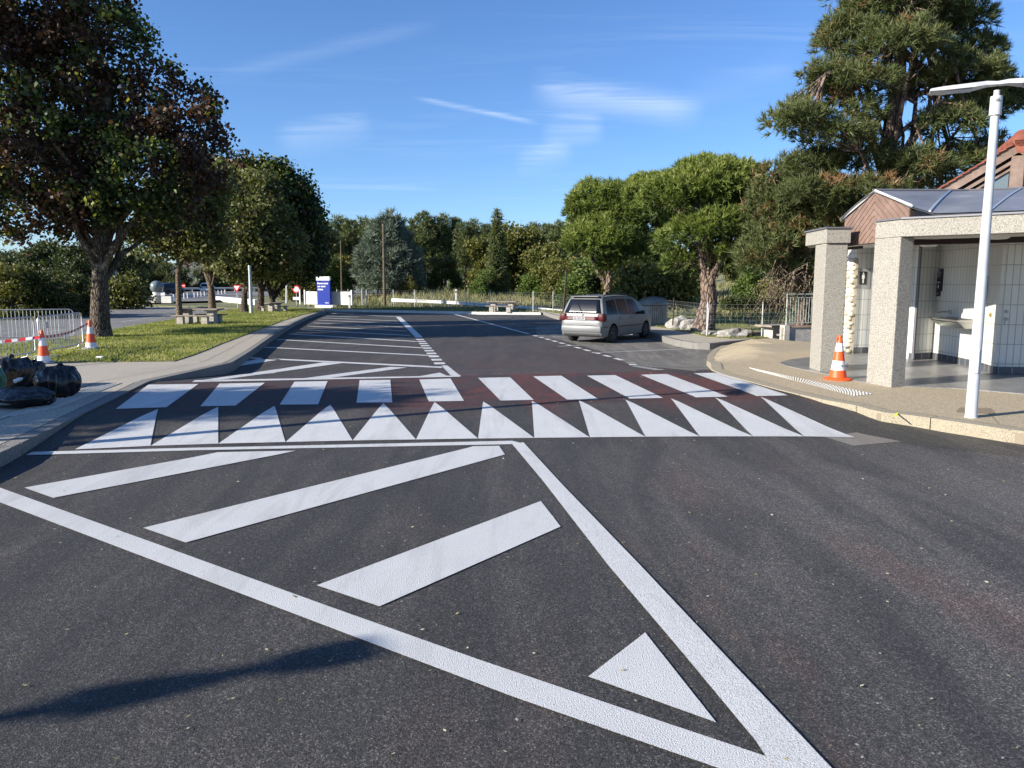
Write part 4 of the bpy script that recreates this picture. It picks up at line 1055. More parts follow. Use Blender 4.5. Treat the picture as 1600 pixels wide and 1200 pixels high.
tip = np.array(G(566, 1014)); bx = tip + SUN_DIR * (k_ + .6); lamp_post((bx[0], bx[1], .0), 3.75, math.atan2(SUN_DIR[1], SUN_DIR[0]), 'white lamp post behind the viewer throwing the long shadow on the near tarmac')

# railing wall at the far side of the plaza
zr = lambda x, y: -.2
ra = G(1224, 531, zplaza); rb_ = (ra[0] + 5, ra[1] + .9)
zb = zplaza(*ra) - .15
lw = empty('low_wall', (ra[0], ra[1], zb), math.atan2(rb_[1] - ra[1], rb_[0] - ra[0]), 'low rough rendered wall with brown coping left of the concrete columns', 'wall')
mb = MB(); mb.box((2.5, .12, .25), (5, .22, .6)); mb.box((.09, .10, .28), (.18, .30, .68)); mb.build('wall', M['concrete'], lw)
mb = MB(); mb.box((2.62, .12, .575), (4.8, .3, .05)); mb.build('coping', noisy('brown_coping', (.28, .19, .13), (.38, .28, .2), 5), lw)
rl_ = empty('railing', (ra[0], ra[1], zb + .6), lw.rotation_euler[2], 'pale green steel railing with upright bars on the low wall', 'railing')
mb = MB()
M['rail_paint'] = mat('pale_green_rail', (.36, .42, .38), .45)
for x in (.13, 1.35, 2.6, 3.9): mb = MB(); mb.tube([(x, .1, 0), (x, .1, 1.05)], .024, 8); mb.build('post', M['rail_paint'], rl_)
mb = MB(); mb.tube([(.13, .1, 1.03), (3.9, .1, 1.03)], .02, 8); mb.tube([(.2, .1, .92), (3.85, .1, .92)], .013, 6); mb.tube([(.2, .1, .1), (3.85, .1, .1)], .013, 6)
mb.build('rails', M['rail_paint'], rl_)
mb = MB()
for i in range(38):
    x = .25 + i * .096
    if abs((x - .13) % 1.25) > .09: mb.tube([(x, .1, .1), (x, .1, .92)], .008, 5)
mb.build('bars', M['rail_paint'], rl_)
# ------------------------------------------------------------------ traffic cones
M['orange'] = mat('cone_orange', (.85, .10, .018), .45)
M['white_band'] = noisy('reflective_white_band', (.66, .67, .68), (.76, .77, .78), 20, .35, bump=0)
M['red'] = mat('sign_red', (.62, .02, .025), .4)
def cone(base, h, label, rz=0, mark_=True, dirty=False):
    root = empty('traffic_cone', base, rz, label, 'cone', 'orange and white traffic cones')
    k = h / .75
    def R(z): return (.150 - .118 * z / .75) * k
    mb = MB(); n = 6
    mb.lathe([(.235 * k, 0), (.24 * k, .012 * k), (.225 * k, .03 * k), (R(.05) + .006, .045 * k)], 28); mb.build('base_flange', M['orange'] if not dirty else M['metal_dull'], root, True)
    zs = [(.04, .17, 'orange', 'lower_band'), (.17, .33, 'white_band', 'reflective_band'), (.33, .49, 'orange', 'middle_band'), (.49, .63, 'white_band', 'reflective_band'), (.63, .75, 'orange', 'cone_top')]
    if dirty: zs = [(.04, .17, 'white_band', 'lower_band'), (.17, .40, 'orange', 'reflective_band'), (.40, .58, 'white_band', 'middle_band'), (.58, .75, 'orange', 'cone_top')]
    for z0, z1, m, nm in zs:
        mb = MB(); prof = [(R(z0), z0 * k), (R(z1), z1 * k)]
        if nm == 'cone_top': prof += [(R(z1) * .8, z1 * k + .008), (R(z1) * .6, z1 * k + .008)]
        mb.lathe(prof, 28); mb.build(nm, M[m], root, True)
    mb = MB(); mb.box((-R(.7) - .01 * k, 0, .70 * k), (.05 * k, .02, .05 * k), bev=.004); mb.build('clip', M['orange'], root)
    if mark_:
        y = -R(.25) - .002; Fm = face_frame((-.075 * k, y + .0, .232 * k), (1, 0, 0)) @ Matrix.Rotation(R_(-9), 4, 'X')
        text_mesh('lettering', 'VINCI', .05 * k, mat('letter_grey', (.2, .22, .3), .5), root, Fm, .001)
        mb = MB(); Fd = face_frame((.088 * k, y + .010, .25 * k), (1, .25, 0))
        for i in range(4):
            a_ = i * math.pi / 2; c, s_ = math.cos(a_), math.sin(a_)
            mb.prism([(c * .012 * k - s_ * 0 , s_ * .012 * k), (c * .034 * k - s_ * .012 * k, s_ * .034 * k + c * .012 * k), (c * .034 * k + s_ * .012 * k, s_ * .034 * k - c * .012 * k)][::1], -.004, .004, M=Fd)
        mb.build('emblem', mat('emblem_navy', (.01, .015, .06), .5), root)
    return root
pc = G2(1309, 593); cone((*pc, zplaza(*pc)), .66, 'clean orange and white cone standing between the two concrete columns', R_(22))
pc1 = G(69, 567, zwalk, .02); cone((*pc1, zwalk(*pc1) + .02), .80, 'orange and grey cone on the grass behind the black rubbish bags', 0, False, True)
pc2 = G(143, 545, zwalk, .02); cone((*pc2, zwalk(*pc2) + .02), .87, 'orange and grey cone on the grass left of the big tree trunk', 0, False, True)

# ------------------------------------------------------------------ crowd barriers
def barrier(p, q, label, z):
    L = math.dist(p, q); root = empty('crowd_barrier', (p[0], p[1], z), math.atan2(q[1] - p[1], q[0] - p[0]), label, 'barrier', 'steel crowd barriers')
    H = 1.1; r = .12; mb = MB()
    def arc(cx, cz, a0): return [(cx + r * math.cos(a0 + t), 0, cz + r * math.sin(a0 + t)) for t in (0, .5, 1.0, 1.57)]
    pts = arc(L - r, H - r, 0) + arc(r, H - r, math.pi / 2) + arc(r, .18 + r, math.pi) + arc(L - r, .18 + r, 1.5 * math.pi); pts.append(pts[0])
    mb.tube(pts, .019, 8); mb.build('frame', M['metal'], root, True)
    n = int(L / .115)
    for i in range(1, n):
        x = L * i / n; mb = MB(); mb.tube([(x, 0, .19), (x, 0, H - .01)], .0085, 5); mb.build('bar', M['metal'], root)
    for x in (.3, L - .3):
        mb = MB(); mb.tube([(x, 0, .19), (x, -.05, .1), (x, -.34, .02)], .013, 6); mb.tube([(x, 0, .19), (x, .05, .1), (x, .34, .02)], .013, 6); mb.build('foot', M['metal'], root)
    mb = MB(); mb.box((.5, -.01, .86), (.2, .012, .17), bev=.004); mb.build('label_plate', mat('plate_grey', (.50, .52, .54), .4), root) if 'second' in label else None
    return root
b1 = G(57, 561, zwalk, .02); b0 = G(-125, 578, zwalk, .02); 
barrier(b0, b1, 'steel crowd barrier nearest the viewer, its left part cut by the frame edge', zwalk(*b1) + .02)
b2 = G(60, 560, zwalk, .02); b3 = G(131, 546, zwalk, .02)
v_ = np.array(b3) - np.array(b2); b3 = tuple(np.array(b2) + v_ / np.linalg.norm(v_) * max(2.3, np.linalg.norm(v_)))
barrier((b2[0] + .03, b2[1] + .05), b3, 'steel crowd barrier second in line, with small plate, ending at the cone by the tree', (zwalk(*b2) + zwalk(*b3)) / 2 + .02)
q0, q1 = AT(-30, 478, 24.5), AT(113, 478, 26.5)
barrier((q1.x, q1.y), (q1.x - 3.0, q1.y - .9), 'steel crowd barrier standing farther back by the road edge', -.44)
def tape(name, pts, label):
    root_v = []; mb = MB(); w = .07
    P = densify3(pts, .16)
    for i in range(len(P) - 1):
        a, b = P[i], P[i + 1]; tw = .012 * math.sin(i * .7)
        mb.add([(a[0], a[1] + tw, a[2] - w / 2), (b[0], b[1] + tw, b[2] - w / 2), (b[0] + .07 * 0, b[1], b[2] + w / 2), (a[0], a[1], a[2] + w / 2)], [(0, 1, 2, 3)], i % 2)
    o = mb.build(name, [M['white_band'], M['red']]); tag(o, label, 'tape', 'red and white tape'); so = o.modifiers.new('thickness', 'SOLIDIFY'); so.thickness = .002
def densify3(pts, st):
    out = []
    for a, b in zip(pts[:-1], pts[1:]):
        n = max(1, int(math.dist(a, b) / st))
        for i in range(n):
            t = i / n; out.append((a[0] + (b[0] - a[0]) * t, a[1] + (b[1] - a[1]) * t, a[2] + (b[2] - a[2]) * t - .10 * math.sin(math.pi * t)))
    out.append(pts[-1]); return out
t1 = (pc1[0], pc1[1] - .09, zwalk(*pc1) + .66); t2 = (pc2[0], pc2[1] - .08, zwalk(*pc2) + .8)
tape('barrier_tape', [t1, t2], 'red and white striped tape stretched between the two grass cones')
tape('barrier_tape', [(t1[0] - 4.2, t1[1] - .5, t1[2] - .2), t1], 'red and white striped tape running from the left frame edge to the nearer grass cone')

# ------------------------------------------------------------------ rubbish bags
M['bag'] = mat('black_bin_liner', (.007, .007, .008), .30); M['bag_green'] = mat('green_bin_liner', (.02, .13, .07), .3)
def mk_bagmat(m):
    t = NT(m); n = t.noise(3.2, 2, .45, t.map((1.8, 1.8, .5)), 1.8); t.bump(n, .45, .05)
mk_bagmat(M['bag']); mk_bagmat(M['bag_green'])
def bag(c, s, label, seed, rz=0, neck=True, m='bag', flat=1):
    root = empty('rubbish_bag', c, rz, label, 'rubbish bag', 'rubbish bags heaped on the pavement')
    bm = bmesh.new(); bmesh.ops.create_icosphere(bm, subdivisions=5, radius=1); r3 = np.random.default_rng(seed)
    from mathutils import noise as mn
    off = Vector(r3.random(3) * 30)
    for v in bm.verts:
        d = v.co.normalized(); n1_ = mn.noise(d * 1.3 + off) * .20; n2_ = (abs(mn.noise(Vector((d.x * 3.2, d.y * 3.2, d.z * 1.3)) + off)) - .2) * .16; th_ = math.atan2(d.y, d.x); n3_ = .05 * abs(math.sin(th_ * 5.5 + 2.5 * n1_ * 9)) * max(0, d.z + .25)
        rr = 1 + n1_ + n2_ - n3_
        if neck and d.z > .72: rr *= 1 - (d.z - .72) * 1.1
        z = d.z * rr; z = max(z, -.82 + .03 * n1_)
        v.co = Vector((d.x * rr * s[0], d.y * rr * s[1], (z + .82) * s[2]))
    me = bpy.data.meshes.new('bag_body'); bm.to_mesh(me); bm.free(); o = link('bag_body', me, M[m], root, True)
    if neck:
        mb = MB(); pts = []
        H = (1.0 + .55) * s[2]
        mb.tube([(0, 0, H - .05), (0.01, 0, H - .01), (.03, .01, H + .02), (.06, .02, H + .035)], [.05, .02, .022, .035], 9)
        mb.build('tied_neck', M[m], root, True)
    return root
def bg(px, py, s, lab, seed, **k):
    p = G(px, py, zwalk); return bag((p[0], p[1], zwalk(*p)), s, lab, seed, **k)
bg(92, 620, (.24, .23, .255), 'large full black rubbish bag standing upright on the right of the heap', 5, rz=.4)
bg(18, 608, (.30, .26, .27), 'dark rubbish bag at the back left of the heap, behind the green one', 11, rz=1.2)
bg(-18, 622, (.20, .2, .24), 'green rubbish bag cut by the left frame edge', 21, m='bag_green')
bg(34, 634, (.44, .27, .125), 'slack half-empty black bag lying flat in front of the heap', 31, rz=-.15, neck=False)
bg(52, 604, (.17, .17, .22), 'small black bag wedged between the upright bag and the back bag', 41)
p = G(18, 617, zwalk); mb = MB(); tg = empty('white_bottle', (p[0] + .30, p[1] - .30, zwalk(*p) + .235), .5, 'crumpled white plastic bottle lying on top of the slack black bag', 'bottle')
mb.lathe([(.012, -.055), (.024, -.05), (.022, -.01), (.024, .02), (.012, .045), (.012, .055)], 10, M=Matrix.Rotation(1.2, 4, 'Y')); mb.build('bottle_body', mat('clear_white_plastic', (.7, .72, .74), .2), tg, True)
p = G(157, 561, zwalk); mb = MB(); mb.box((0, 0, .03), (.2, .12, .05), bev=.02); o = mb.build('paper_litter', M['white']); tag(o, 'small white paper litter on the grass edge near the big maple', 'litter'); o.location = (p[0], p[1], zwalk(*p) + .02)

# ------------------------------------------------------------------ picnic tables
def picnic(base, rz, label, sc=1.0):
    root = empty('picnic_table', base, rz, label, 'picnic table', 'concrete picnic tables'); root.scale = (sc, sc, sc)
    mb = MB(); mb.box((0, 0, .72), (2.15, .8, .07), bev=.01); mb.build('table_top', M['ttop'], root)
    for x in (-.62, .62):
        mb = MB(); mb.box((x, 0, .30), (.34, .42, .62), bev=.01); mb.prism([(x - .17, -.21), (x + .17, -.21), (x + .17, .21), (x - .17, .21)], .61, .64); mb.box((x, 0, .655), (.5, .6, .06), bev=.01); mb.build('pedestal', M['concrete'], root)
    for y in (-.72, .72):
        mb = MB(); mb.box((0, y, .43), (2.0, .32, .06), bev=.01); b_ = mb.build('bench_seat', M['ttop'], root)
        for x in (-.6, .6):
            mb = MB(); mb.box((x, y, .2), (.3, .22, .41), bev=.01); mb.build('bench_leg', M['concrete'], root)
    return root
M['ttop'] = noisy('weathered_table_slab', (.20, .165, .135), (.30, .25, .21), 4, .85, 5, .3)
p = G(313, 505.5, zwalk, .02); picnic((p[0], p[1], zwalk(*p)), R_(-4), 'concrete picnic table with benches on the lawn behind the slender maple trunk')
p = G(429, 486.5, zwalk); picnic((p[0], p[1], zwalk(*p)), R_(80), 'small picnic table near the far corner of the lawn, before the blue sign', .8)
p = G(785, 487.5, -.5); picnic((p[0], p[1], -.5), R_(-12), 'pale concrete picnic table beyond the far kerb in front of the guard rail')
p = G(1215, 531, -.5); picnic((p[0] + .4, p[1] + .6, -.72), R_(30), 'shaded concrete picnic table behind the plaza, left of the low wall', 1.0)

# ------------------------------------------------------------------ litter bin (dome on slatted drum), rocks
p = G(1020, 507, -.45); bn = empty('litter_bin', (p[0], p[1], -.45), 0, 'large round slatted litter bin with domed grey lid behind the silver car', 'litter bin')
M['bin_grey'] = noisy('bin_grey', (.15, .15, .14), (.22, .22, .20), 6, .4, bump=0)
mb = MB(); mb.lathe([(.60, .06), (.62, .1), (.62, .92), (.60, .95)], 40); mb.build('drum', M['bin_grey'], bn, True)
mb = MB()
for i in range(40):
    a_ = 2 * math.pi * i / 40; mb.box((.66 * math.cos(a_), .66 * math.sin(a_), .5), (.03, .07, .82), a_)
mb.build('slats', noisy('slat_wood', (.36, .29, .22), (.50, .42, .34), 3, .8), bn)
mb = MB(); mb.lathe([(.73, .92), (.76, .95), (.76, 1.04), (.72, 1.12), (.62, 1.22), (.45, 1.30), (.25, 1.34), (.02, 1.35)], 40); mb.build('lid', M['bin_grey'], bn, True)
mb = MB(); mb.lathe([(.68, 0), (.7, .02), (.7, .08), (.66, .1)], 40); mb.build('base_ring', M['bin_grey'], bn, True)
M['rock'] = noisy('white_limestone', (.17, .16, .145), (.38, .365, .335), 4, .9, 6, .5, .03)
def rock(px, py, s, lab, seed, Z=-.45):
    p = G(px, py, Z); bm = bmesh.new(); bmesh.ops.create_icosphere(bm, subdivisions=3, radius=1)
    from mathutils import noise as mn
    for v in bm.verts:
        d = v.co.normalized(); n_ = mn.noise(d * 1.6 + Vector((seed * 7, 0, 0))) * .5 + mn.noise(d * 4 + Vector((0, seed * 3, 0))) * .2
        q = d * (1 + n_); v.co = Vector((q.x * s[0], q.y * s[1], (max(q.z, -.4) + .35) * s[2]))
    me = bpy.data.meshes.new('rock'); bm.to_mesh(me); bm.free(); o = link('rock', me, M['rock']); o.location = (p[0], p[1], Z); tag(o, lab, 'rock', 'pale rocks at the pine foot')
rock(1063, 514, (.5, .35, .38), 'pale boulder farthest left at the foot of the leaning pine', 1)
rock(1080, 516, (.48, .32, .36), 'middle white boulder against the foot of the leaning pine', 2)
rock(1093, 518, (.4, .3, .30), 'grey-shaded boulder touching the right side of the pine trunk foot', 3)
rock(1146, 527, (.55, .35, .25), 'low broad pale rock by the first fence post right of the pine', 4)
rock(1110, 524, (.35, .25, .14), 'small flat rock in the grass right of the pine trunk', 5)

# ------------------------------------------------------------------ the parked car
M['silver'] = mat('silver_car_paint', (.175, .18, .182), .5, .3, spec=.35); M['silver'].node_tree.nodes['Principled BSDF'].inputs['Coat Weight'].default_value = .25; M['silver'].node_tree.nodes['Principled BSDF'].inputs['Coat Roughness'].default_value = .25
M['car_glass'] = mat('dark_car_glass', (.008, .011, .018), .16, spec=.3); M['rubber'] = mat('tyre_rubber', (.018, .018, .02), .8)
M['tail_red'] = mat('tail_lamp_red', (.07, .005, .008), .45, spec=.25); M['rim'] = mat('alloy_rim', (.48, .49, .50), .3, .8)
def make_car(base, rz, label, paint, scale=1.0, full=True, group=None, hatch=False):
    """x forward, y left. people carrier"""
    root = empty('parked_car' if full else 'passing_car', base, rz, label, 'car', group); root.scale = (scale,) * 3
    Ls = [(-2.31, .50, .70, .62), (-2.305, .40, .80, .74), (-2.28, .33, .90, .82), (-2.24, .27, 1.02, .86), (-2.19, .25, 1.12, .875), (-2.14, .24, 1.27, .885), (-2.08, .24, 1.43, .89), (-2.00, .24, 1.60, .893), (-1.92, .24, 1.68, .895), (-1.80, .22, 1.705, .90),
          (-1.5, .22, 1.725, .905), (-1.0, .22, 1.74, .905), (-.4, .22, 1.74, .905), (.2, .22, 1.72, .905), (.6, .22, 1.66, .905), (1.0, .22, 1.47, .905), (1.35, .22, 1.20, .90), (1.6, .22, 1.06, .89), (1.9, .24, .97, .86), (2.1, .27, .88, .80), (2.22, .32, .78, .72), (2.30, .42, .64, .60)]
    belt = .99
    def halfw(w, z, top):
        if z <= .55: return w * (.965 + .035 * (z - .22) / .33)
        if z <= belt: return w * (1 - .012 * (z - .55) / .44)
        t = (z - belt) / .75; return w * .988 - .20 * t - .035 * t * t
    vs = []; nprof = 15
    for (x, z0, z1, w) in Ls:
        ring = []
        zz = [z0, z0 + .03, z0 + (z1 - z0) * .2, z0 + (z1 - z0) * .4, z0 + (z1 - z0) * .55, z0 + (z1 - z0) * .7, z0 + (z1 - z0) * .85, z1 - .055]
        half = []
        for i, z in enumerate(zz):
            ww = halfw(w, z, z1); 
            if i == 0: ww -= .06
            half.append((ww, z))
        wt = half[-1][0]
        half += [(wt - .03, z1 - .018), (wt - .12, z1 - .002), (wt * .5, z1 + .012), (0, z1 + .018)]
        ring = [(x, y, z) for y, z in half] + [(x, -y, z) for y, z in half[:-1][::-1]]
        vs.append(ring)
    n = len(vs[0]); mb = MB()
    for r in vs: mb.v += r
    # wheel arches are cut below; faces
    for i in range(len(vs) - 1):
        for k in range(n):
            a_, b_ = i * n + k, i * n + (k + 1) % n; mb.f.append((a_, a_ + n, b_ + n, b_)); mb.m.append(0)
    mb.f.append(tuple(range(n))[::1]); mb.m.append(0); mb.f.append(tuple(range((len(vs) - 1) * n, len(vs) * n))[::-1]); mb.m.append(0)
    body = mb.build('body', [paint, M['black']], root, True)
    bm = bmesh.new(); bm.from_mesh(body.data); bmesh.ops.recalc_face_normals(bm, faces=bm.faces); bm.to_mesh(body.data); bm.free()
    # wheel wells
    cut = MB()
    for x in (-1.45, 1.42):
        cut.tube([(x, -1.2, .34), (x, -.62, .34)], .385, 28); cut.tube([(x, .62, .34), (x, 1.2, .34)], .385, 28)
    cm = bpy.data.meshes.new('cut'); cm.from_pydata(cut.v, [], cut.f); cm.update()
    co = bpy.data.objects.new('cut', cm); COL.objects.link(co)
    bm = bmesh.new(); bm.from_mesh(cm); bmesh.ops.recalc_face_normals(bm, faces=bm.faces); bm.to_mesh(cm); bm.free()
    body.data.materials.clear(); body.data.materials.append(paint); cm.materials.append(M['black'])
    md = body.modifiers.new('arches', 'BOOLEAN'); md.operation = 'DIFFERENCE'; md.object = co; md.solver = 'EXACT'; md.material_mode = 'TRANSFER'
    pl, ps = root.location.copy(), root.rotation_euler.copy()
    dg = bpy.context.evaluated_depsgraph_get()
    co.matrix_world = Matrix.Identity(4); root.location = (0, 0, 0); root.rotation_euler = (0, 0, 0); root.scale = (1, 1, 1); bpy.context.view_layer.update()
    dg = bpy.context.evaluated_depsgraph_get(); me2 = bpy.data.meshes.new_from_object(body.evaluated_get(dg)); body.modifiers.clear(); body.data = me2
    root.location = pl; root.rotation_euler = ps; root.scale = (scale,) * 3
    bpy.data.objects.remove(co)
    me2.set_sharp_from_angle(angle=R_(38))
    def prof(x):
        xs_ = [l[0] for l in Ls]; return np.interp(x, xs_, [l[3] for l in Ls]), np.interp(x, xs_, [l[2] for l in Ls])
    def sidept(x, z, s_, off=.006):
        w, t = prof(x); return (x, s_ * (halfw(w, z, t) + off), z)
    def side_panel(name, xz, s_, m, off=.006, parent=None, steps=6):
        """outline xz mapped onto the side of the shell as a thin panel"""
        # outline: lower edge pts then upper edge pts given as two lists
        lo, up = xz; mb = MB(); N = 10
        def ev(P, t): xs_ = np.linspace(0, 1, len(P)); return np.interp(t, xs_, [p[0] for p in P]), np.interp(t, xs_, [p[1] for p in P])
        for i in range(N + 1):
            a_, b_ = ev(lo, i / N), ev(up, i / N)
            for j in range(steps + 1):
                t = j / steps; mb.v.append(sidept(a_[0] + (b_[0] - a_[0]) * t, a_[1] + (b_[1] - a_[1]) * t, s_, off))
        w = steps + 1
        for i in range(N):
            for j in range(steps):
                f = (i * w + j, (i + 1) * w + j, (i + 1) * w + j + 1, i * w + j + 1); mb.f.append(f if s_ < 0 else f[::-1]); mb.m.append(0)
        o = mb.build(name, m, parent or root, True); return o
    for s_ in (-1, 1):
        side_panel('side_window', ([(-1.93, 1.05), (-1.08, 1.035)], [(-1.80, 1.55), (-1.10, 1.60)]), s_, M['car_glass'])
        side_panel('side_window', ([(-1.0, 1.033), (-.14, 1.015)], [(-1.02, 1.602), (-.20, 1.60)]), s_, M['car_glass'])
        side_panel('side_window', ([(-.06, 1.013), (.98, 1.0)], [(-.12, 1.60), (.48, 1.56)]), s_, M['car_glass'])
        if full:
            side_panel('side_moulding', ([(-1.0, .56), (.98, .56)], [(-1.0, .62), (.98, .62)]), s_, M['black'], .012)
            side_panel('bumper_moulding', ([(-2.2, .58), (-1.9, .58)], [(-2.2, .63), (-1.9, .63)]), s_, M['black'], .012)
            for x in (-1.04, -.10, 1.02):
                side_panel('door_gap', ([(x, .32), (x + .012, .32)], [(x, 1.0), (x + .012, 1.0)]), s_, M['black'], .003)
            for x in (-.92, .02):
                mb = MB(); p_ = sidept(x + .08, .90, s_, .02); mb.box(p_, (.17, .03, .035), bev=.01); mb.build('door_handle', paint, root)
            mb = MB(); p_ = sidept(.86, 1.06, s_, .12); mb.box(p_, (.12, .2, .15), bev=.04); mb.build('wing_mirror', M['black'], root, True)
            mb = MB(); mb.tube([(-1.85, s_ * .66, 1.70), (-1.75, s_ * .66, 1.765), (-.2, s_ * .66, 1.79), (.35, s_ * .66, 1.745), (.45, s_ * .66, 1.69)], .018, 8); mb.build('roof_rail', M['black'], root, True)
    # rear: glass, lamps, plate, bumper
    xs_b = [(l[2], l[0]) for l in Ls[:9]]
    def rearx(z, off=.008): return float(np.interp(z, [p_[0] for p_ in xs_b], [p_[1] for p_ in xs_b])) - off
    def rear_panel(name, z0, z1, y0a, y1a, y0b, y1b, m, off=.01, nst=8, wrap=.0):
        mb = MB()
        for i in range(nst + 1):
            z = z0 + (z1 - z0) * i / nst
            for j in range(9):
                t = j / 8; yl = y0a + (y0b - y0a) * i / nst; yr = y1a + (y1b - y1a) * i / nst; y = yl + (yr - yl) * t
                mb.v.append((rearx(z, off), y, z))
        for i in range(nst):
            for j in range(8): mb.f.append((i * 9 + j, i * 9 + j + 1, (i + 1) * 9 + j + 1, (i + 1) * 9 + j)); mb.m.append(0)
        o = mb.build(name, m, root, True); so = o.modifiers.new('thick', 'SOLIDIFY'); so.thickness = .012; so.offset = 0; return o
    rear_panel('rear_window', 1.10, 1.60, -.76, .76, -.60, .60, M['car_glass'], .022)
    rear_panel('tail_lamp_strip', .86, .985, -.70, .70, -.70, .70, M['tail_red'], .05)
    for s_ in (-1, 1):
        mb = MB(); 
        mb.box((-2.15, s_ * .79, .945), (.32, .25, .28), bev=.05)
        mb.build('tail_lamp', M['tail_red'], root, True)
    mb = MB(); mb.box((rearx(.92, .075), .06, .915), (.012, .52, .115), bev=.003); pl_ = mb.build('number_plate', mat('plate_grey_white', (.34, .34, .35), .6), root)
    if full:
        text_mesh('plate_lettering', 'AE 403 BP', .105, mat('plate_black', (.02, .02, .03), .5), pl_, face_frame((rearx(.92, .083), .29, .88), (0, -1, 0)), .001)
        mb = MB(); mb.tube([(rearx(1.05, .04), 0, 1.045), (rearx(1.05, .055), 0, 1.045)], .045, 18); mb.build('badge', M['rim'], root, True)
        mb = MB(); mb.tube([(rearx(1.12, .06), .0, 1.13), (rearx(1.3, .05), .16, 1.32), (rearx(1.5, .05), .27, 1.48)], .009, 5); mb.build('rear_wiper', M['black'], root)
        mb = MB(); mb.box((-1.98, 0, 1.705), (.22, 1.15, .025), bev=.01); mb.build('roof_spoiler', paint, root)
    mb = MB(); mb.box((-2.27, 0, .53), (.16, 1.66, .24), bev=.05); mb.build('rear_bumper', paint, root, True)
    mb = MB(); mb.box((-2.20, 0, .33), (.18, 1.5, .12), bev=.03); mb.box((0, 0, .27), (3.6, 1.45, .12)); mb.build('underbody', M['black'], root)
    # windscreen
    def topz(x): return prof(x)[1]
    mb = MB()
    for i in range(7):
        x = .66 + (1.52 - .66) * i / 6
        for j in range(7): y = (-.62 - .12 * i / 6) + 2 * (.62 + .12 * i / 6) * j / 6; mb.v.append((x, y, topz(x) + .022))
    for i in range(6):
        for j in range(6): mb.f.append((i * 7 + j, i * 7 + 7 + j, i * 7 + 8 + j, i * 7 + 1 + j)); mb.m.append(0)
    mb.build('windscreen', M['car_glass'], root, True)
    for s_ in (-1, 1):
        mb = MB(); mb.box((2.12, s_ * .6, .72), (.16, .34, .16), bev=.04); mb.build('headlight', M['white_band'], root, True)
    for x in (-1.45, 1.42):
        for s_ in (-1, 1):
            wh = bpy.data.objects.new('wheel', None); COL.objects.link(wh); wh.parent = root; wh.location = (x, s_ * .80, .325); KIDS.setdefault(root.name, []).append(wh)
            mb = MB(); F_ = Matrix.Rotation(math.pi / 2, 4, 'X'); mb.lathe([(.20, -.10), (.30, -.105), (.322, -.08), (.325, 0), (.322, .08), (.30, .105), (.20, .10)], 32, M=F_); mb.build('tyre', M['rubber'], wh, True)
            mb = MB(); mb.lathe([(.215, -.08), (.215, .08)], 28, M=F_)
            mb.build('wheel_hub', M['black'], wh, True)
            mb = MB(); yo = s_ * .088
            for k in range(5):
                a_ = k * 2 * math.pi / 5; c, s2 = math.cos(a_), math.sin(a_)
                q = [(-.02, .03), (.02, .03), (.045, .2), (-.045, .2)]
                mb.prism([(c * u - s2 * w_, s2 * u + c * w_) for u, w_ in q], -.012, .012, M=Matrix.Translation((0, yo, 0)) @ F_)
            mb.tube([(.0, yo - s_ * .01, 0), (0, yo + s_ * .012, 0)], .045, 14)
            ring = [(.205 * math.cos(t), yo, .205 * math.sin(t)) for t in np.linspace(0, 2 * math.pi, 29)]; mb.tube(ring, .014, 5, cap=False)
            mb.build('rim', M['rim'], wh, True)
    return root
# its rear wheels stand where the photograph shows them
wr = np.array(G(957, 535.5)); wf = np.array(G(1011, 531.0))
yaw = math.atan2(wf[1] - wr[1], wf[0] - wr[0])
yaw = R_(55.7)
c_, s__ = math.cos(yaw), math.sin(yaw)
cb = (wr[0] - (c_ * -1.45 - s__ * -.86), wr[1] - (s__ * -1.45 + c_ * -.86))
make_car((cb[0], cb[1], zroad(*cb)), yaw, 'silver people carrier parked nose-in beside the slatted bin', M['silver'])
p = G(267, 460, -.27); make_car((p[0], p[1], -.27), R_(70), 'dark hatchback driving on the motorway left of the slender trunk', mat('dark_blue_paint', (.04, .05, .075), .3, .4), .95, False, 'cars on the motorway')
p = G(325, 457.5, -.27); make_car((p[0], p[1], -.27), R_(100), 'white car on the motorway behind the second lawn trunk', mat('white_paint_car', (.7, .7, .7), .3), .95, False, 'cars on the motorway')
# ------------------------------------------------------------------ signs
def disc(mb, r, z0, z1, n=28, mi=0, Mx=None, rin=None): mb.lathe([(r, z0), (r, z1)], n, mi=mi, M=Mx)
def round_sign(base, zc, r, label, kind_, rz=0, name='road_sign', pole=True, behind=0):
    root = empty(name, base, rz, label, 'road sign'); h = zc - base[2]
    F_ = face_frame((0, -.03, h), (1, 0, 0))
    if pole: mb = MB(); mb.tube([(0, .02, 0), (0, .02, h + r * .6)], .03, 8); mb.build('pole', M['metal'], root, True)
    if kind_ == 'ban':
        mb = MB(); disc(mb, r, -.01, .01, Mx=F_); mb.build('plate', M['red'], root, True); mb = MB(); disc(mb, r * .68, .011, .016, Mx=F_); mb.build('white_field', M['white'], root)
    if kind_ == 'noentry':
        mb = MB(); disc(mb, r, -.01, .01, Mx=F_); mb.build('plate', M['red'], root, True); mb = MB(); mb.box((0, 0, .013), (r * 1.4, r * .36, .006), M=F_); mb.build('white_bar', M['white'], root)
    if kind_ == 'yield':
        t = [(-r, r * .62), (0, -r), (r, r * .62)]; mb = MB(); mb.prism(t[::1], -.01, .01, M=F_); mb.build('plate', M['red'], root)
        mb = MB(); mb.prism([(x * .6, y * .6 + .02) for x, y in t], .011, .016, M=F_); mb.build('white_field', M['white'], root)
    return root
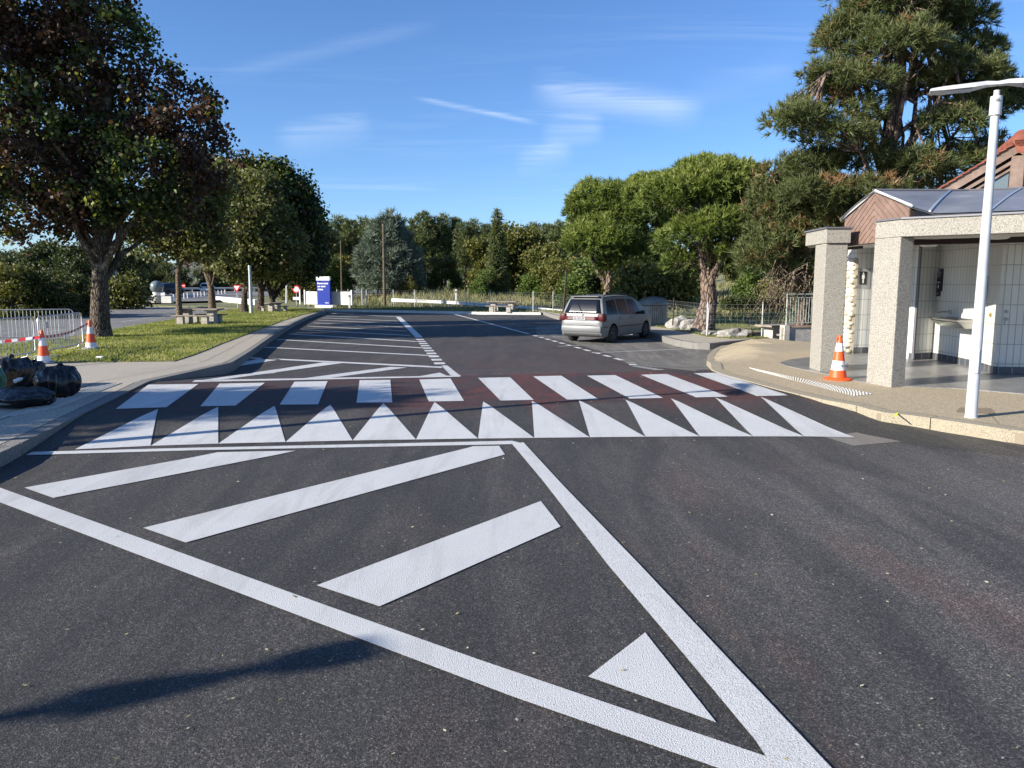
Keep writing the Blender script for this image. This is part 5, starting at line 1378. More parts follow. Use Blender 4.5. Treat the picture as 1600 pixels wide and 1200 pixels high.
c = AT(463, 452, 66); g_ = round_sign((c.x, c.y, -.4), c.z, .34, 'round white sign with red rim on a post left of the blue panel', 'ban'); F_ = face_frame((0, -.045, c.z + .4 - .78), (1, 0, 0)); mb = MB(); mb.box((0, 0, 0), (.62, .26, .012), M=F_); mb.build('sub_plate', M['white'], g_)
c = AT(370, 450, 62); round_sign((c.x, c.y, -.5), c.z, .38, 'give-way triangle beside the exit road, between two lawn trunks', 'yield')
c = AT(287, 446.5, 118); round_sign((c.x, c.y, -.27), c.z, .30, 'small red no-entry disc far off beside the motorway', 'noentry')
c = AT(104, 453, 52); round_sign((c.x, c.y, -.5), c.z, .34, 'round red-rimmed sign half sunk in the dark hedge at the left', 'ban')
# blue farewell panel
Yb = 63.2; a = AT(497, 477, Yb); b = AT(519, 477, Yb); top = AT(508, 432, Yb)
w = (b - a).length * 1.12; hh = top.z - a.z
sg = empty('information_panel', (a.x, a.y, a.z), R_(-24), 'tall blue panel with white head strip standing before the pale fence', 'sign')
M['blue'] = mat('deep_blue_panel', (.006, .025, .25), .6, spec=.2)
mb = MB(); mb.box((w / 2, 0, hh * .43), (w, .18, hh * .86), bev=.01); mb.build('blue_body', M['blue'], sg)
mb = MB(); mb.box((w / 2 - .02, 0, hh * .93), (w + .04, .2, hh * .135), bev=.01); mb.build('head_strip', M['white_concrete'], sg)
mb = MB(); mb.box((w / 2 + .1, 0, -.12), (w + .5, .5, .3), bev=.03); mb.build('plinth', M['white_concrete'], sg)
tw = mat('panel_lettering', (.82, .84, .86), .5); z_ = hh * .735
for ln in ('Bonne route', 'sur notre', 'réseau'):
    text_mesh('lettering', ln, .205, tw, sg, face_frame((.08, -.097, z_), (1, 0, 0)), .002, bold=.004); z_ -= .24
text_mesh('small_lettering', 'VINCI', .15, tw, sg, face_frame((w * .60, -.097, .16), (1, 0, 0)), .002)
text_mesh('head_lettering', 'VINCI', .13, mat('grey_lettering', (.3, .33, .4), .5), sg, face_frame((w * .55, -.107, hh * .915), (1, 0, 0)), .002)
# pale board fence behind it
a = AT(478, 474, 64.5); b = AT(550, 477, 62.5)
fn = empty('board_fence', (a.x, a.y, a.z - .1), math.atan2(b.y - a.y, b.x - a.x), 'pale grey-white board fence on both sides of the blue panel', 'fence'); L = (b - a).length
mb = MB(); nb = int(L / .2)
for i in range(nb):
    if 0.9 < i * .2 < 1.0: continue
    mb.box((.1 + i * .2, 0, .56), (.192, .04, 1.06 + .02 * math.sin(i * 2.3)))
mb.build('boards', M['white_concrete'], fn)
mb = MB()
for x in (-.55, -.05, L * .55, L + .02): mb.box((x, -.05, .62), (.1, .1, 1.22))
mb.build('posts', M['white_concrete'], fn)
c = AT(546, 460, 61); mt = empty('meter_cabinet', (c.x, c.y, -.5), 0, 'narrow white cabinet on a post at the right end of the pale fence', 'cabinet'); mb = MB(); mb.box((0, 0, .5), (.16, .2, 1.0), bev=.01); mb.build('pedestal', M['white_concrete'], mt); mb = MB(); mb.box((0, 0, 1.3), (.26, .24, .62), bev=.02); mb.build('box', M['white_concrete'], mt); mb = MB(); mb.tube([(-.15, 0, 0), (-.15, 0, 2.3)], .03, 6); mb.build('post', M['metal_dull'], mt); mt.scale = (.7, .7, .66)

# ------------------------------------------------------------------ poles
def pole(px, py, ptop, Y, label, r=.07, m='concrete', lean=0, cat='pole', top=None, grp=None):
    a = AT(px, py, Y); t = AT(ptop[0], ptop[1], Y); o = empty('utility_pole', a, 0, label, cat, grp)
    d = t - a; mb = MB(); mb.tube([(0, 0, 0), tuple(d * .5), tuple(d)], [r, r * .85, r * .65], 10); mb.build('shaft', M[m], o, True)
    mb = MB(); mb.tube([tuple(d * .995), tuple(d + Vector((0, 0, .12)))], r * .8, 8); mb.build('cap', M[m], o, True); return o
pole(601, 477, (599, 352), 63, 'tall slim wooden pole with pale lower half beyond the far kerb', .13, 'bark_pale')
c = AT(600.5, 460, 62.8)
pole(534, 462, (532.5, 378), 74, 'thin brown pole standing among the trees right of the blue panel', .08, 'bark_pale')
pole(448, 474, (448, 425), 64, 'slim pale grey pole left of the round white sign', .10, 'metal')
pole(393, 489, (390, 418), 44, 'grey steel post standing on the lawn next to the fourth trunk', .11, 'metal_dull')
pole(880, 492, (885, 424), 50, 'leaning dark pole on the island left of the silver car', .085, 'bark_dark')
pole(181, 432, (178, 386), 95, 'far slim lighting mast behind the dark hedge', .12, 'metal')
pole(1104, 530, (1108, 480), 29, 'pale thin fence-line post right of the leaning pine', .035, 'metal')
pole(1051, 508, (1053, 470), 33, 'rusty thin post between the litter bin and the leaning pine', .03, 'bark_dark')

# ------------------------------------------------------------------ wire fence behind the car park
fence_px = [(527, 477), (566, 478), (573, 479.5), (615, 480), (648, 479), (690, 480.5), (728, 483), (766, 484), (833, 488), (864, 489), (1015, 505), (1190, 527)]
def wire_fence(pts, h, label, rows=9, m='metal_dull'):
    b0 = Vector((*pts[0], 0)); root = empty('wire_fence', (pts[0][0], pts[0][1], 0), 0, label, 'fence')
    for p_ in pts:
        mb = MB(); z = max(-.5, zterr(*p_)) ; q = (p_[0] - b0.x, p_[1] - b0.y); mb.tube([(q[0], q[1], z - .1), (q[0], q[1], z + h + .08)], .03, 6); mb.build('post', M[m], root, True)
    mb = MB()
    for a_, b_ in zip(pts[:-1], pts[1:]):
        za, zb_ = max(-.5, zterr(*a_)), max(-.5, zterr(*b_)); A_ = (a_[0] - b0.x, a_[1] - b0.y); B_ = (b_[0] - b0.x, b_[1] - b0.y); L = math.dist(a_, b_)
        for i in range(rows):
            h_ = .1 + (h - .1) * i / (rows - 1); mb.tube([(*A_, za + h_), (*B_, zb_ + h_)], .0035, 3, cap=False)
        nv = int(L / .22)
        for i in range(1, nv):
            t = i / nv; x, y, z = A_[0] + (B_[0] - A_[0]) * t, A_[1] + (B_[1] - A_[1]) * t, za + (zb_ - za) * t; mb.tube([(x, y, z + .08), (x, y, z + h)], .0028, 3, cap=False)
    mb.build('wire_mesh', M[m], root); return root
fp = [G(px, py, -.5) for px, py in fence_px]
wire_fence(fp[:10], 1.35, 'grey wire fence running behind the far kerb before the guard rail')
wire_fence([fp[9], G(940, 497, -.5), G(1015, 505, -.5), G(1104, 527, -.5), G(1190, 529, -.5), (13, 28.5)], 1.25, 'grey wire fence passing behind the bin and the leaning pine')
# green mesh panels of a gate beyond
c = AT(1075, 496, 46); gt = empty('green_gate', (c.x, c.y, -.6), R_(5), 'small green mesh gate seen beyond the wire fence, left of the leaning trunk', 'gate'); M['green_rail'] = mat('green_gate_paint', (.04, .17, .13), .5)
mb = MB()
for x in (-.65, 0, .65): mb.tube([(x, 0, 0), (x, 0, 1.3)], .03, 6)
mb.tube([(-.65, 0, 1.28), (.65, 0, 1.28)], .025, 6); mb.tube([(-.65, 0, .1), (.65, 0, .1)], .025, 6); mb.build('frame', M['green_rail'], gt)
mb = MB()
for i in range(25): mb.tube([(-.65 + i * .054, 0, .1), (-.65 + i * .054, 0, 1.28)], .010, 4)
mb.build('mesh_infill', M['green_rail'], gt)
c = AT(1114, 492, 45); sb_ = empty('concrete_bollard_post', (c.x, c.y, -.55), 0, 'pair of short pale posts right of the leaning pine trunk beyond the fence', 'post'); mb = MB(); mb.box((0, 0, .5), (.14, .14, 1.1)); mb.box((.0, 0, 1.0), (.5, .1, .1)); mb.build('frame', M['white_concrete'], sb_)
# guard rail along the slip road
def guard_rail(pts, label, zf, h=.68):
    o0 = pts[0]; root = empty('guard_rail', (*o0, 0), 0, label, 'guard rail')
    P = densify(pts, 2.0)
    prof = [(-.02, -.155), (.03, -.11), (.03, -.06), (-.02, -.01), (-.02, .01), (.03, .06), (.03, .11), (-.02, .155)]
    mb = MB(); N = len(prof)
    for i, p_ in enumerate(P):
        q = P[min(i + 1, len(P) - 1)]; r = P[max(i - 1, 0)]; t = Vector((q[0] - r[0], q[1] - r[1], 0)).normalized(); n_ = Vector((t.y, -t.x, 0))
        for u, w_ in prof: mb.v.append((p_[0] - o0[0] + n_.x * u, p_[1] - o0[1] + n_.y * u, zf(*p_) + h + w_))
    for i in range(len(P) - 1):
        for k in range(N - 1): mb.f.append((i * N + k, (i + 1) * N + k, (i + 1) * N + k + 1, i * N + k + 1)); mb.m.append(0)
    o = mb.build('beam', M['rail_steel'], root, True); so = o.modifiers.new('t', 'SOLIDIFY'); so.thickness = .004
    for i, p_ in enumerate(P[::1]):
        mb = MB(); z = zf(*p_); mb.box((p_[0] - o0[0], p_[1] - o0[1] + .08, z + .35), (.09, .07, .85)); mb.build('post', M['metal_dull'], root)
    return root
gr = [AT(612, 469, 66), AT(700, 472.5, 65), AT(800, 479.5, 60), AT(900, 489, 54), AT(960, 496, 50)]
guard_rail([(v.x, v.y) for v in gr], 'pale steel guard rail curving along the slip road beyond the wire fence', lambda x, y: float(np.interp(x, [v.x for v in gr], [v.z for v in gr])) - .68)
dl = AT(712, 467, 70); db_ = empty('delineator', (dl.x, dl.y + .4, zterr(dl.x, dl.y)), 0, 'single small white marker post behind the guard rail', 'marker post'); mb = MB(); mb.box((0, 0, .6), (.16, .06, 1.2), bev=.01); mb.build('post', M['white_band'], db_)
mb = MB(); mb.box((0, 0, .95), (.165, .065, .12)); mb.build('dark_band', M['black'], db_)
# motorway: rail, white marker posts, white kerb, globe bin
pts = [(-75, 92), (-56, 108), (-38, 130), (-22, 152)]
mwr = [AT(-20, 450, 120), AT(240, 449, 128), AT(300, 449.5, 135), AT(440, 449, 150)]
guard_rail([(v.x, v.y) for v in mwr], 'far grey guard rail along the motorway below the dark trees', lambda x, y: -.27)
k = 0
for i in range(16):
    t = i / 15; px = 272 + (352 - 272) * t; py = 469.5 - 10.5 * t ** .8
    p = G(px, py, -.27); q = empty('marker_post', (p[0], p[1], -.27), 0, 'white flexible marker post along the exit lane, %s of its curved row from the left' % ['first', 'second', 'third', 'fourth', 'fifth', 'sixth', 'seventh', 'eighth', 'ninth', 'tenth', 'eleventh', 'twelfth', 'thirteenth', 'fourteenth', 'fifteenth', 'last'][i], 'marker post', 'white marker posts along the exit lane')
    s_ = min(1.0, .62 + .0 * t); mb = MB(); mb.tube([(0, 0, 0), (0, 0, s_)], .075, 8); mb.build('post', M['white_band'], q, True); mb = MB(); mb.tube([(0, 0, s_ * .72), (0, 0, s_ * .84)], .078, 8); mb.build('reflector', M['metal_dull'], q)
wk = MB()
kp = [G(352, 474, -.45), G(341, 469.5, -.45), G(365, 471, -.45), G(400, 474.5, -.45)]
a_, b_ = G(341, 469.5, -.4), G(402, 475.5, -.4); d = Vector((b_[0] - a_[0], b_[1] - a_[1])); kb = MB(); kb.box((d.length / 2, 0, .22), (d.length, .5, .5), bev=.05); o = kb.build('concrete_kerb_wall', M['white_concrete']); o.location = (a_[0], a_[1], -.45); o.rotation_euler = (0, 0, math.atan2(d.y, d.x)); tag(o, 'long low white concrete kerb wall beside the exit road', 'kerb wall')
p = G(246, 473, -.3); gb = empty('globe_bin', (p[0], p[1], -.3), 0, 'grey sphere-topped recycling container on a drum base by the access road', 'recycling container')
M['globe'] = noisy('grey_green_plastic', (.12, .15, .155), (.17, .20, .205), 4, .35, bump=0)
mb = MB(); mb.lathe([(.5, 0), (.52, .05), (.5, .62), (.48, .66)], 28); mb.build('drum_base', M['concrete'], gb, True)
mb = MB(); mb.lathe([(.36, .66), (.34, .8), (.36, .95)], 28); mb.build('neck', M['white_concrete'], gb, True)
mb = MB(); mb.lathe([(max(.02, .56 * math.sin(t)), 1.42 - .56 * math.cos(t)) for t in np.linspace(.35, 3.1, 16)], 30); mb.build('sphere', M['globe'], gb, True)
mb = MB(); mb.box((.62, -.2, .8), (.36, .06, .3)); mb.build('notice_plate', M['white'], gb)
p = G(262, 473.5, -.3); o = MB(); o.box((0, 0, .3), (.9, .5, .6), bev=.02); bx_o = o.build('concrete_block', M['white_concrete']); bx_o.location = (p[0], p[1], -.3); tag(bx_o, 'pale concrete block right of the sphere-topped container', 'block')

# ------------------------------------------------------------------ maples on the lawn
def maple_tint(C, d, k):
    n = len(C); s_ = np.sin(C[:, 0] * 1.1 + 1.3 * np.sin(C[:, 2] * .9)) + np.sin(C[:, 1] * 1.3 + C[:, 2] * .7)
    t = np.where(s_ + rng.normal(size=n) * .5 > .35, .60 + .16 * rng.random(n), .12 + .3 * rng.random(n)); t = np.where(rng.random(n) < .07, .95, t); return t
b = G(157, 527, zwalk, .0); Y = b[1]; zb = zwalk(*b)
L1 = [lobe(40, 190, 150, Y, 140), lobe(150, 75, 78, Y, 80), lobe(185, 190, 90, Y + .5, 80), lobe(235, 260, 95, Y, 80), lobe(-80, 110, 170, Y, 170), lobe(300, 225, 58, Y, 70), lobe(60, 0, 130, Y, 80), lobe(40, 335, 90, Y - .5, 42), lobe(-110, 300, 120, Y, 80), lobe(312, 160, 34, Y, 26), lobe(235, 325, 80, Y + 1, 50), lobe(250, 130, 38, Y, 34), lobe(120, 310, 60, Y - 1, 40), lobe(215, 45, 24, Y, 24)]
tr = [(b[0], Y, zb - .1), (b[0] + .02, Y, zb + .5), tuple(AT(156, 440, Y)), tuple(AT(157, 380, Y)), tuple(AT(168, 330, Y + .1)), tuple(AT(160, 230, Y)), tuple(AT(170, 120, Y))]
leafy_tree('maple_tree', (b[0], Y, zb), L1, tr, .34, .30, 1900, 44, .21, .15, 'maple', 'bark', 'largest maple with brown-purple and green leaves and thick fissured trunk by the barriers', group='maples on the lawn', nl=46, tintf=maple_tint, hollow=.62, ntw=800, droop=.5)
def m2t(C, d, k):
    n = len(C); t = .45 + .35 * rng.random(n); t = np.where(rng.random(n) < .18, .25, t); return t
def mk_maple(px, py, pts, lobes_px, r0, label, n_cl=700, per=34, size=.17, lm='maple2', fork=.35, bk='bark', tf=m2t, spread=.28):
    b = G(px, py, zwalk); Y = b[1]; zb = zwalk(*b)
    tr = [(b[0], Y, zb - .1), (b[0], Y, zb + .3)] + [tuple(AT(x, y, Y)) for x, y in pts]
    return leafy_tree('maple_tree', (b[0], Y, zb), [lobe(x, y, r, Y + dy, rz) for x, y, r, rz, dy in lobes_px], tr, r0, fork, n_cl, per, spread, size, lm, bk, label, group='maples on the lawn', nl=14, tintf=tf, hollow=.4, ntw=140)
mk_maple(281, 507, [(279, 460), (278, 425), (285, 385), (290, 330)], [(275, 345, 60, 60, 0), (305, 300, 60, 55, 0), (240, 370, 38, 32, 0), (318, 375, 40, 34, 0)], .16, 'young maple with slender pale trunk in front of the picnic table', 620, 32, .17, bk='bark_pale')
mk_maple(332, 486, [(330, 450), (322, 425), (312, 400), (318, 350)], [(330, 330, 75, 80, 0), (300, 270, 50, 40, 0), (365, 300, 60, 60, 0), (340, 395, 60, 38, 0), (352, 262, 40, 26, 0), (385, 275, 36, 30, 0), (300, 330, 40, 40, 0)], .26, 'maple with kinked sunlit trunk behind the picnic table', 900, 30, .2, 'maple', bk='bark_pale', tf=maple_tint)
mk_maple(382, 488, [(382, 460), (383, 430), (385, 390), (388, 340)], [(395, 350, 62, 62, -1.5), (378, 400, 50, 38, -1.5), (425, 385, 50, 48, -1), (400, 300, 40, 30, -1)], .24, 'maple with straight dark trunk beside the grey steel post', 1100, 30, .20)
mk_maple(407, 486, [(408, 462), (407, 440), (412, 400), (420, 340)], [(430, 320, 68, 68, 0), (465, 350, 45, 55, 0), (400, 290, 50, 42, 0), (455, 410, 48, 30, 0), (380, 300, 40, 40, 0), (430, 272, 34, 22, 0), (462, 300, 26, 30, 0), (478, 335, 20, 30, 0)], .28, 'rearmost dark maple at the right edge of the row, against the sky', 1400, 30, .2, 'maple', tf=lambda C, d, k: .58 + .2 * rng.random(len(C)))
mk_maple(428, 485, [(424, 462), (415, 435), (420, 410)], [(440, 385, 48, 46, 0), (470, 395, 40, 48, 1), (478, 360, 30, 40, 1)], .22, 'low leaning maple farthest along the lawn, before the round sign', 900, 28, .22, 'maple', tf=lambda C, d, k: .56 + .16 * rng.random(len(C)))
# a tree outside the left edge: its crown's shade lies across the crossing
sx = (-16.6, 3.9)
leafy_tree('maple_tree', (*sx, -.0), [((sx[0], sx[1], 5.7), (1.9, .9, 1.0)), ((sx[0] + .4, sx[1] - .9, 4.5), (1.3, .8, .6))], [(sx[0], sx[1], -.1), (sx[0], sx[1], .6), (sx[0], sx[1], 2.6), (sx[0], sx[1], 4.6)], .16, .5, 190, 30, .26, .17, 'maple2', 'bark', 'maple outside the left edge whose shade falls across the zebra crossing', group='maples on the lawn', nl=14, tintf=m2t)

# ------------------------------------------------------------------ pines on the right
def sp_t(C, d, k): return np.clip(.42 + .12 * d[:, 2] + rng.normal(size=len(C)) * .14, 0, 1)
p = G(1098, 518, -.45); Y = p[1]
tr = [(p[0], Y, -.55), (p[0] + .08, Y, .0), tuple(AT(1108, 470, Y)), tuple(AT(1106, 440, Y)), tuple(AT(1100, 405, Y)), tuple(AT(1110, 350, Y)), tuple(AT(1118, 300, Y))]
LB = [lobe(1112, 312, 76, Y, 50), lobe(1062, 325, 52, Y - .5, 42), lobe(1160, 338, 46, Y, 46), lobe(1120, 365, 60, Y - 1, 28), lobe(1170, 380, 36, Y - .5, 36), lobe(1105, 285, 48, Y, 26), lobe(1130, 412, 18, Y - .8, 24), lobe(1070, 380, 34, Y - .3, 26), lobe(1150, 290, 34, Y, 22), lobe(1160, 420, 30, Y + .8, 22), lobe(1075, 415, 30, Y + .8, 22), lobe(1190, 345, 28, Y, 26)]
pine_tree('leaning_pine', (p[0], Y, -.5), LB, tr, .42, .35, 10000, 12, .22, .045, 'stone_pine', 'bark_pine', 'bright green round-headed pine with thick leaning forked trunk among boulders', group='pines behind the car bays', nl=22, tintf=sp_t, litgain=.45, clump=18, csp=.40, up=.75, hollow=.80, open_=.6)
p = G(955, 488, -.5); Y = 44; bx = AT(950, 470, Y).x
tr = [(bx, Y, -.6), (bx, Y, .2), tuple(AT(950, 450, Y)), tuple(AT(955, 420, Y)), tuple(AT(960, 380, Y))]
LB = [lobe(938, 338, 44, Y, 46), lobe(985, 350, 58, Y, 56), lobe(950, 388, 58, Y - 1, 42), lobe(1015, 318, 42, Y, 34), lobe(918, 375, 28, Y, 38), lobe(1000, 400, 42, Y - 1, 28), lobe(1040, 350, 38, Y + .5, 42), lobe(975, 420, 36, Y, 18)]
pine_tree('round_pine', (bx, Y, -.5), LB, tr, .32, .5, 11000, 12, .27, .055, 'stone_pine', 'bark_pine', 'bright green round-headed pine with pale trunks right behind the silver car', group='pines behind the car bays', nl=20, tintf=sp_t, litgain=.45, clump=18, csp=.50, up=.75, hollow=.80, open_=.6)
def bp_t(C, d, k):
    t = .4 + .3 * rng.random(len(C)); low = C[:, 2] < 5.5; t = np.where((rng.random(len(C)) < np.where(low, .13, .03)), .93, t); return t
# big dark pine behind the building
Y = 25.0; bx = AT(1385, 500, Y)
tr = [(bx.x, Y, -.4), (bx.x, Y, 1), tuple(AT(1383, 330, Y)), tuple(AT(1385, 230, Y)), tuple(AT(1405, 120, Y)), tuple(AT(1410, 20, Y)), tuple(AT(1412, -60, Y))]
LB = []
for x, y, r, rz, dy in [(1240, 190, 42, 20, -1), (1285, 170, 50, 26, 0), (1300, 125, 40, 24, -.6), (1275, 265, 50, 24, .5), (1330, 60, 48, 30, 0), (1400, 20, 75, 40, 0), (1470, 40, 60, 36, .5), (1530, 85, 36, 24, 0), (1505, 120, 48, 28, -.6), (1400, 80, 70, 32, -1),
                        (1350, 135, 50, 26, -1), (1450, 140, 48, 24, .5), (1520, 175, 45, 26, 0), (1570, 160, 34, 24, 0), (1480, 200, 45, 24, -.8), (1300, 215, 52, 26, -.8), (1350, 250, 44, 26, 0), (1270, 300, 40, 20, 0), (1430, 265, 54, 24, -.6), (1500, 260, 50, 30, 0),
                        (1350, 310, 60, 26, -.5), (1440, 300, 55, 22, .4), (1410, -50, 70, 30, 0), (1350, -20, 50, 30, 0), (1480, -20, 60, 34, 0), (1230, 200, 24, 14, -1), (1300, 75, 26, 18, 0), (1555, 130, 25, 15, 0), (1330, 180, 40, 18, -1), (1555, 240, 40, 26, .5)]:
    LB.append(lobe(x, y, r, Y + dy, rz, ry=r))
pine_tree('dark_pine', (bx.x, Y, -.4), LB, tr, .30, .22, 15000, 13, .21, .028, 'black_pine', 'bark_pine', 'tall dark pine with spreading layered limbs towering behind the toilet building', group='dark pines by the building', nl=46, tintf=bp_t, litgain=.25, clump=14, csp=.27, up=.5, hollow=.35, open_=.62, ntw=420)
Y = 27; bx = AT(1258, 500, Y)
tr = [(bx.x, Y, -.5), (bx.x, Y, .5), tuple(AT(1262, 420, Y)), tuple(AT(1258, 360, Y)), tuple(AT(1250, 300, Y))]
LB = [lobe(x, y, r, Y + dy, rz) for x, y, r, rz, dy in [(1215, 320, 38, 28, 0), (1260, 300, 48, 30, 0), (1225, 370, 46, 30, 0), (1280, 350, 44, 40, -.5), (1195, 400, 40, 24, -.5), (1245, 420, 40, 22, 0), (1290, 400, 34, 30, 0), (1310, 320, 40, 30, 0), (1215, 280, 24, 14, 0), (1300, 460, 24, 40, .5)]]
def bp2(C, d, k): t = .45 + .3 * rng.random(len(C)); return np.where(rng.random(len(C)) < .16, .9, t)
pine_tree('dark_pine', (bx.x, Y, -.5), LB, tr, .3, .3, 4600, 14, .24, .036, 'black_pine', 'bark_pine', 'lower drooping pine with rusty brown needle patches left of the big dark pine', group='dark pines by the building', nl=26, tintf=bp2, clump=8, csp=.34, up=.3, hollow=.35, open_=.62, ntw=240)
# bare drooping twigs under it
mb = MB(); r4 = np.random.default_rng(8)
tw = empty('bare_branches', (bx.x, Y - .6, .0), 0, 'tangle of bare brown hanging branches beneath the rusty pine beside the railing', 'branches')
for i in range(150):
    s_ = Vector(AT(1205 + 85 * r4.random(), 405 + 40 * r4.random(), Y - .6 + r4.normal() * .5)) - Vector((bx.x, Y - .6, 0)); e_ = s_ + Vector((r4.normal() * .5 - .1, r4.normal() * .3, -.7 - .9 * r4.random())); m_ = (s_ + e_) / 2 + Vector((r4.normal() * .15, 0, .12)); mb.tube([s_, m_, e_], [.02, .012, .005], 4, cap=False)
mb.build('twigs', M['bark_pale'], tw)
Y = 38
leafy_tree('bush', (AT(1020, 480, Y).x, Y, -.6), [lobe(1000, 440, 34, Y, 34), lobe(1040, 455, 30, Y, 26), lobe(1065, 440, 30, Y, 36), lobe(975, 465, 26, Y, 16)], [(AT(1020, 480, Y).x, Y, -.7), (AT(1020, 480, Y).x, Y, .0), tuple(AT(1020, 450, Y))], .08, .2, 330, 26, .26, .16, 'broad', 'bark_dark', 'olive shrubbery in the shade between the two bright pines', 'bush', nl=16)

# ------------------------------------------------------------------ woodland behind, each tree a thing; prototypes first
def proto_pine(h, r, n, label_, seed, mat_='wood_pine'):
    rr = np.random.default_rng(seed); LB = []
    z = h * .42
    while z < h:
        t = (z - h * .42) / (h * .58); rad = r * (1 - .55 * t) * (.8 + .35 * rr.random())
        for k in range(2):
            a_ = rr.random() * 6.28; LB.append(((math.cos(a_) * rad * .45, math.sin(a_) * rad * .45, z), (rad * .62, rad * .62, h * .055)))
        z += h * .085
    LB.append(((0, 0, h * .98), (r * .3, r * .3, h * .05)))
    return pine_tree('pine_tree', (0, 0, 0), LB, [(0, 0, -.3), (.1, 0, h * .3), (0, .1, h * .65), (.05, 0, h * .95)], .2, .45, n, 9, .62, .12, mat_, 'bark_dark', label_, group='pines of the wood', nl=14, clump=7, csp=.55, up=.4, hollow=.3, open_=.7, ntw=30, upax=.5)
def proto_broad(h, r, n, label_, seed, mat_='broad', name='broadleaf_tree', low=.12, grp='broadleaf trees and bushes at the edge of the wood'):
    rr = np.random.default_rng(seed); LB = []
    for k in range(11):
        a_ = rr.random() * 6.28; q = rr.random() ** .5 * r * .6; z = h * (low + (.9 - low) * rr.random()); sc_ = 1 - .35 * z / h
        LB.append(((math.cos(a_) * q, math.sin(a_) * q, z), (r * .48 * sc_, r * .48 * sc_, h * .17)))
    LB.append(((0, 0, h * .88), (r * .3, r * .3, h * .12)))
    return leafy_tree(name, (0, 0, 0), LB, [(0, 0, -.3), (0, 0, h * .2), (.1, 0, h * .5), (0, 0, h * .8)], .15, .2, n, 26, h * .055, h * .042, mat_, 'bark_dark', label_, group=grp, nl=12, hollow=.55, ntw=25)
woods = [proto_pine(11.5, 2.6, 900, 'x', 1), proto_pine(12.5, 2.3, 900, 'x', 2), proto_pine(10.5, 2.9, 900, 'x', 3)]
broads = [proto_broad(8, 4.2, 330, 'x', 4), proto_broad(7.5, 3.4, 300, 'x', 5, 'broad_green'), proto_broad(6.5, 3.8, 300, 'x', 6)]
used_proto = set()
def place(protos, i, px, Y, ht, hp, label, rz, ztop=None):
    """put a copy so that its top is seen at ht (frame height) above frame column px"""
    pr = protos[i % len(protos)]; x = AT(px, 440, Y).x; z = zterr(x, Y); top = AT(px, ht, Y).z; s_ = (top - z) / hp[i % len(hp)]
    o = pr if pr.name not in used_proto else copy_tree(pr); used_proto.add(pr.name)
    o.location = (x, Y, z - .1); o.rotation_euler = (0, 0, rz); o.scale = (s_ * (.9 + .25 * random.random()), s_ * (.9 + .25 * random.random()), s_); o['label'] = label; return o
hpw = [11.5, 12.5, 10.5]; hpb = [8, 7.5, 6.5]
ORD = ['first', 'second', 'third', 'fourth', 'fifth', 'sixth', 'seventh', 'eighth', 'ninth', 'tenth', 'eleventh', 'twelfth', 'thirteenth', 'fourteenth', 'fifteenth', 'sixteenth', 'seventeenth', 'eighteenth', 'nineteenth', 'twentieth', 'twenty-first', 'twenty-second', 'twenty-third', 'twenty-fourth', 'twenty-fifth', 'twenty-sixth', 'twenty-seventh', 'twenty-eighth']
wl_ = [(512, 352), (530, 343), (548, 350), (566, 346), (650, 345), (664, 338), (680, 344), (696, 340), (712, 346), (728, 352), (742, 348), (835, 352), (852, 356), (868, 350), (884, 358), (500, 350), (488, 360), (900, 352), (920, 350), (815, 362), (760, 356), (620, 352), (596, 356), (582, 350), (940, 352), (965, 345)]
pick_w = ['left end', 'between']
wl_.sort()
for k, (x, y) in enumerate(wl_):
    place(woods, k, x, 96 + 9 * random.random() + (3 if k % 2 else 0), y, hpw, 'tall dark pine in the wood line, standing at about %s' % ('x',), random.random() * 6)['label'] = '%s skyline pine from the left in the front row of the wood' % ORD[k]
for k in range(22):
    place(woods, k, 470 + 24 * k + random.random() * 10, 118 + 8 * random.random(), 358 + 8 * random.random(), hpw, '', random.random() * 6)['label'] = 'dark pine in the rear row of the wood, %s from the left' % ORD[k]
brd = [(520, 82, 395, 1, 'rounded olive bush-like tree just right of the blue panel'), (548, 84, 400, 0, 'yellow-olive tree between the thin brown pole and the blue cedar'), (500, 84, 392, 2, 'dark olive tree right behind the blue panel'), (470, 80, 410, 0, 'shaded broadleaf tree behind the round white sign'), (440, 86, 405, 2, 'shaded broadleaf tree left of the round white sign'),
       (690, 84, 402, 0, 'low green tree right of the blue cedar, before the dark trunks'), (640, 78, 430, 2, 'small brownish shrub at the foot of the blue cedar'), (715, 86, 418, 1, 'low olive shrub left of the bright green bush'), (757, 82, 372, 0, 'tall yellow-green tree left of the narrow spruce'), (752, 76, 418, 1, 'bright green rounded bush below the narrow spruce'),
       (798, 84, 350, 2, 'tall olive-brown tree right of the narrow spruce'), (825, 84, 362, 0, 'broad olive tree in the middle of the wood edge'), (838, 74, 405, 1, 'light green round bush at the edge of the scrub slope'), (862, 74, 380, 2, 'loose olive tree left of the round bright pine'), (880, 70, 405, 0, 'green-brown shrub behind the leaning dark pole'),
       (905, 66, 398, 1, 'bush behind the roof of the silver car'), (940, 72, 380, 2, 'olive tree hidden behind the round bright pine'), (1040, 74, 385, 0, 'olive tree behind the gap between the two bright pines'), (1085, 62, 415, 2, 'shrub behind the leaning pine trunk'), (1175, 70, 395, 1, 'green tree behind the rusty pine on the slope'),
       (1010, 66, 405, 1, 'green shrub mass behind the litter bin'), (970, 64, 415, 2, 'brownish shrub mass behind the silver car'), (1230, 66, 380, 0, 'olive tree on the slope behind the rusty pine'), (1290, 60, 370, 2, 'tree glimpsed between the rusty pine and the first concrete column'), (1345, 56, 360, 1, 'dark green tree glimpsed behind the toilet building'), (1140, 95, 380, 0, 'distant olive tree on the green field slope')]
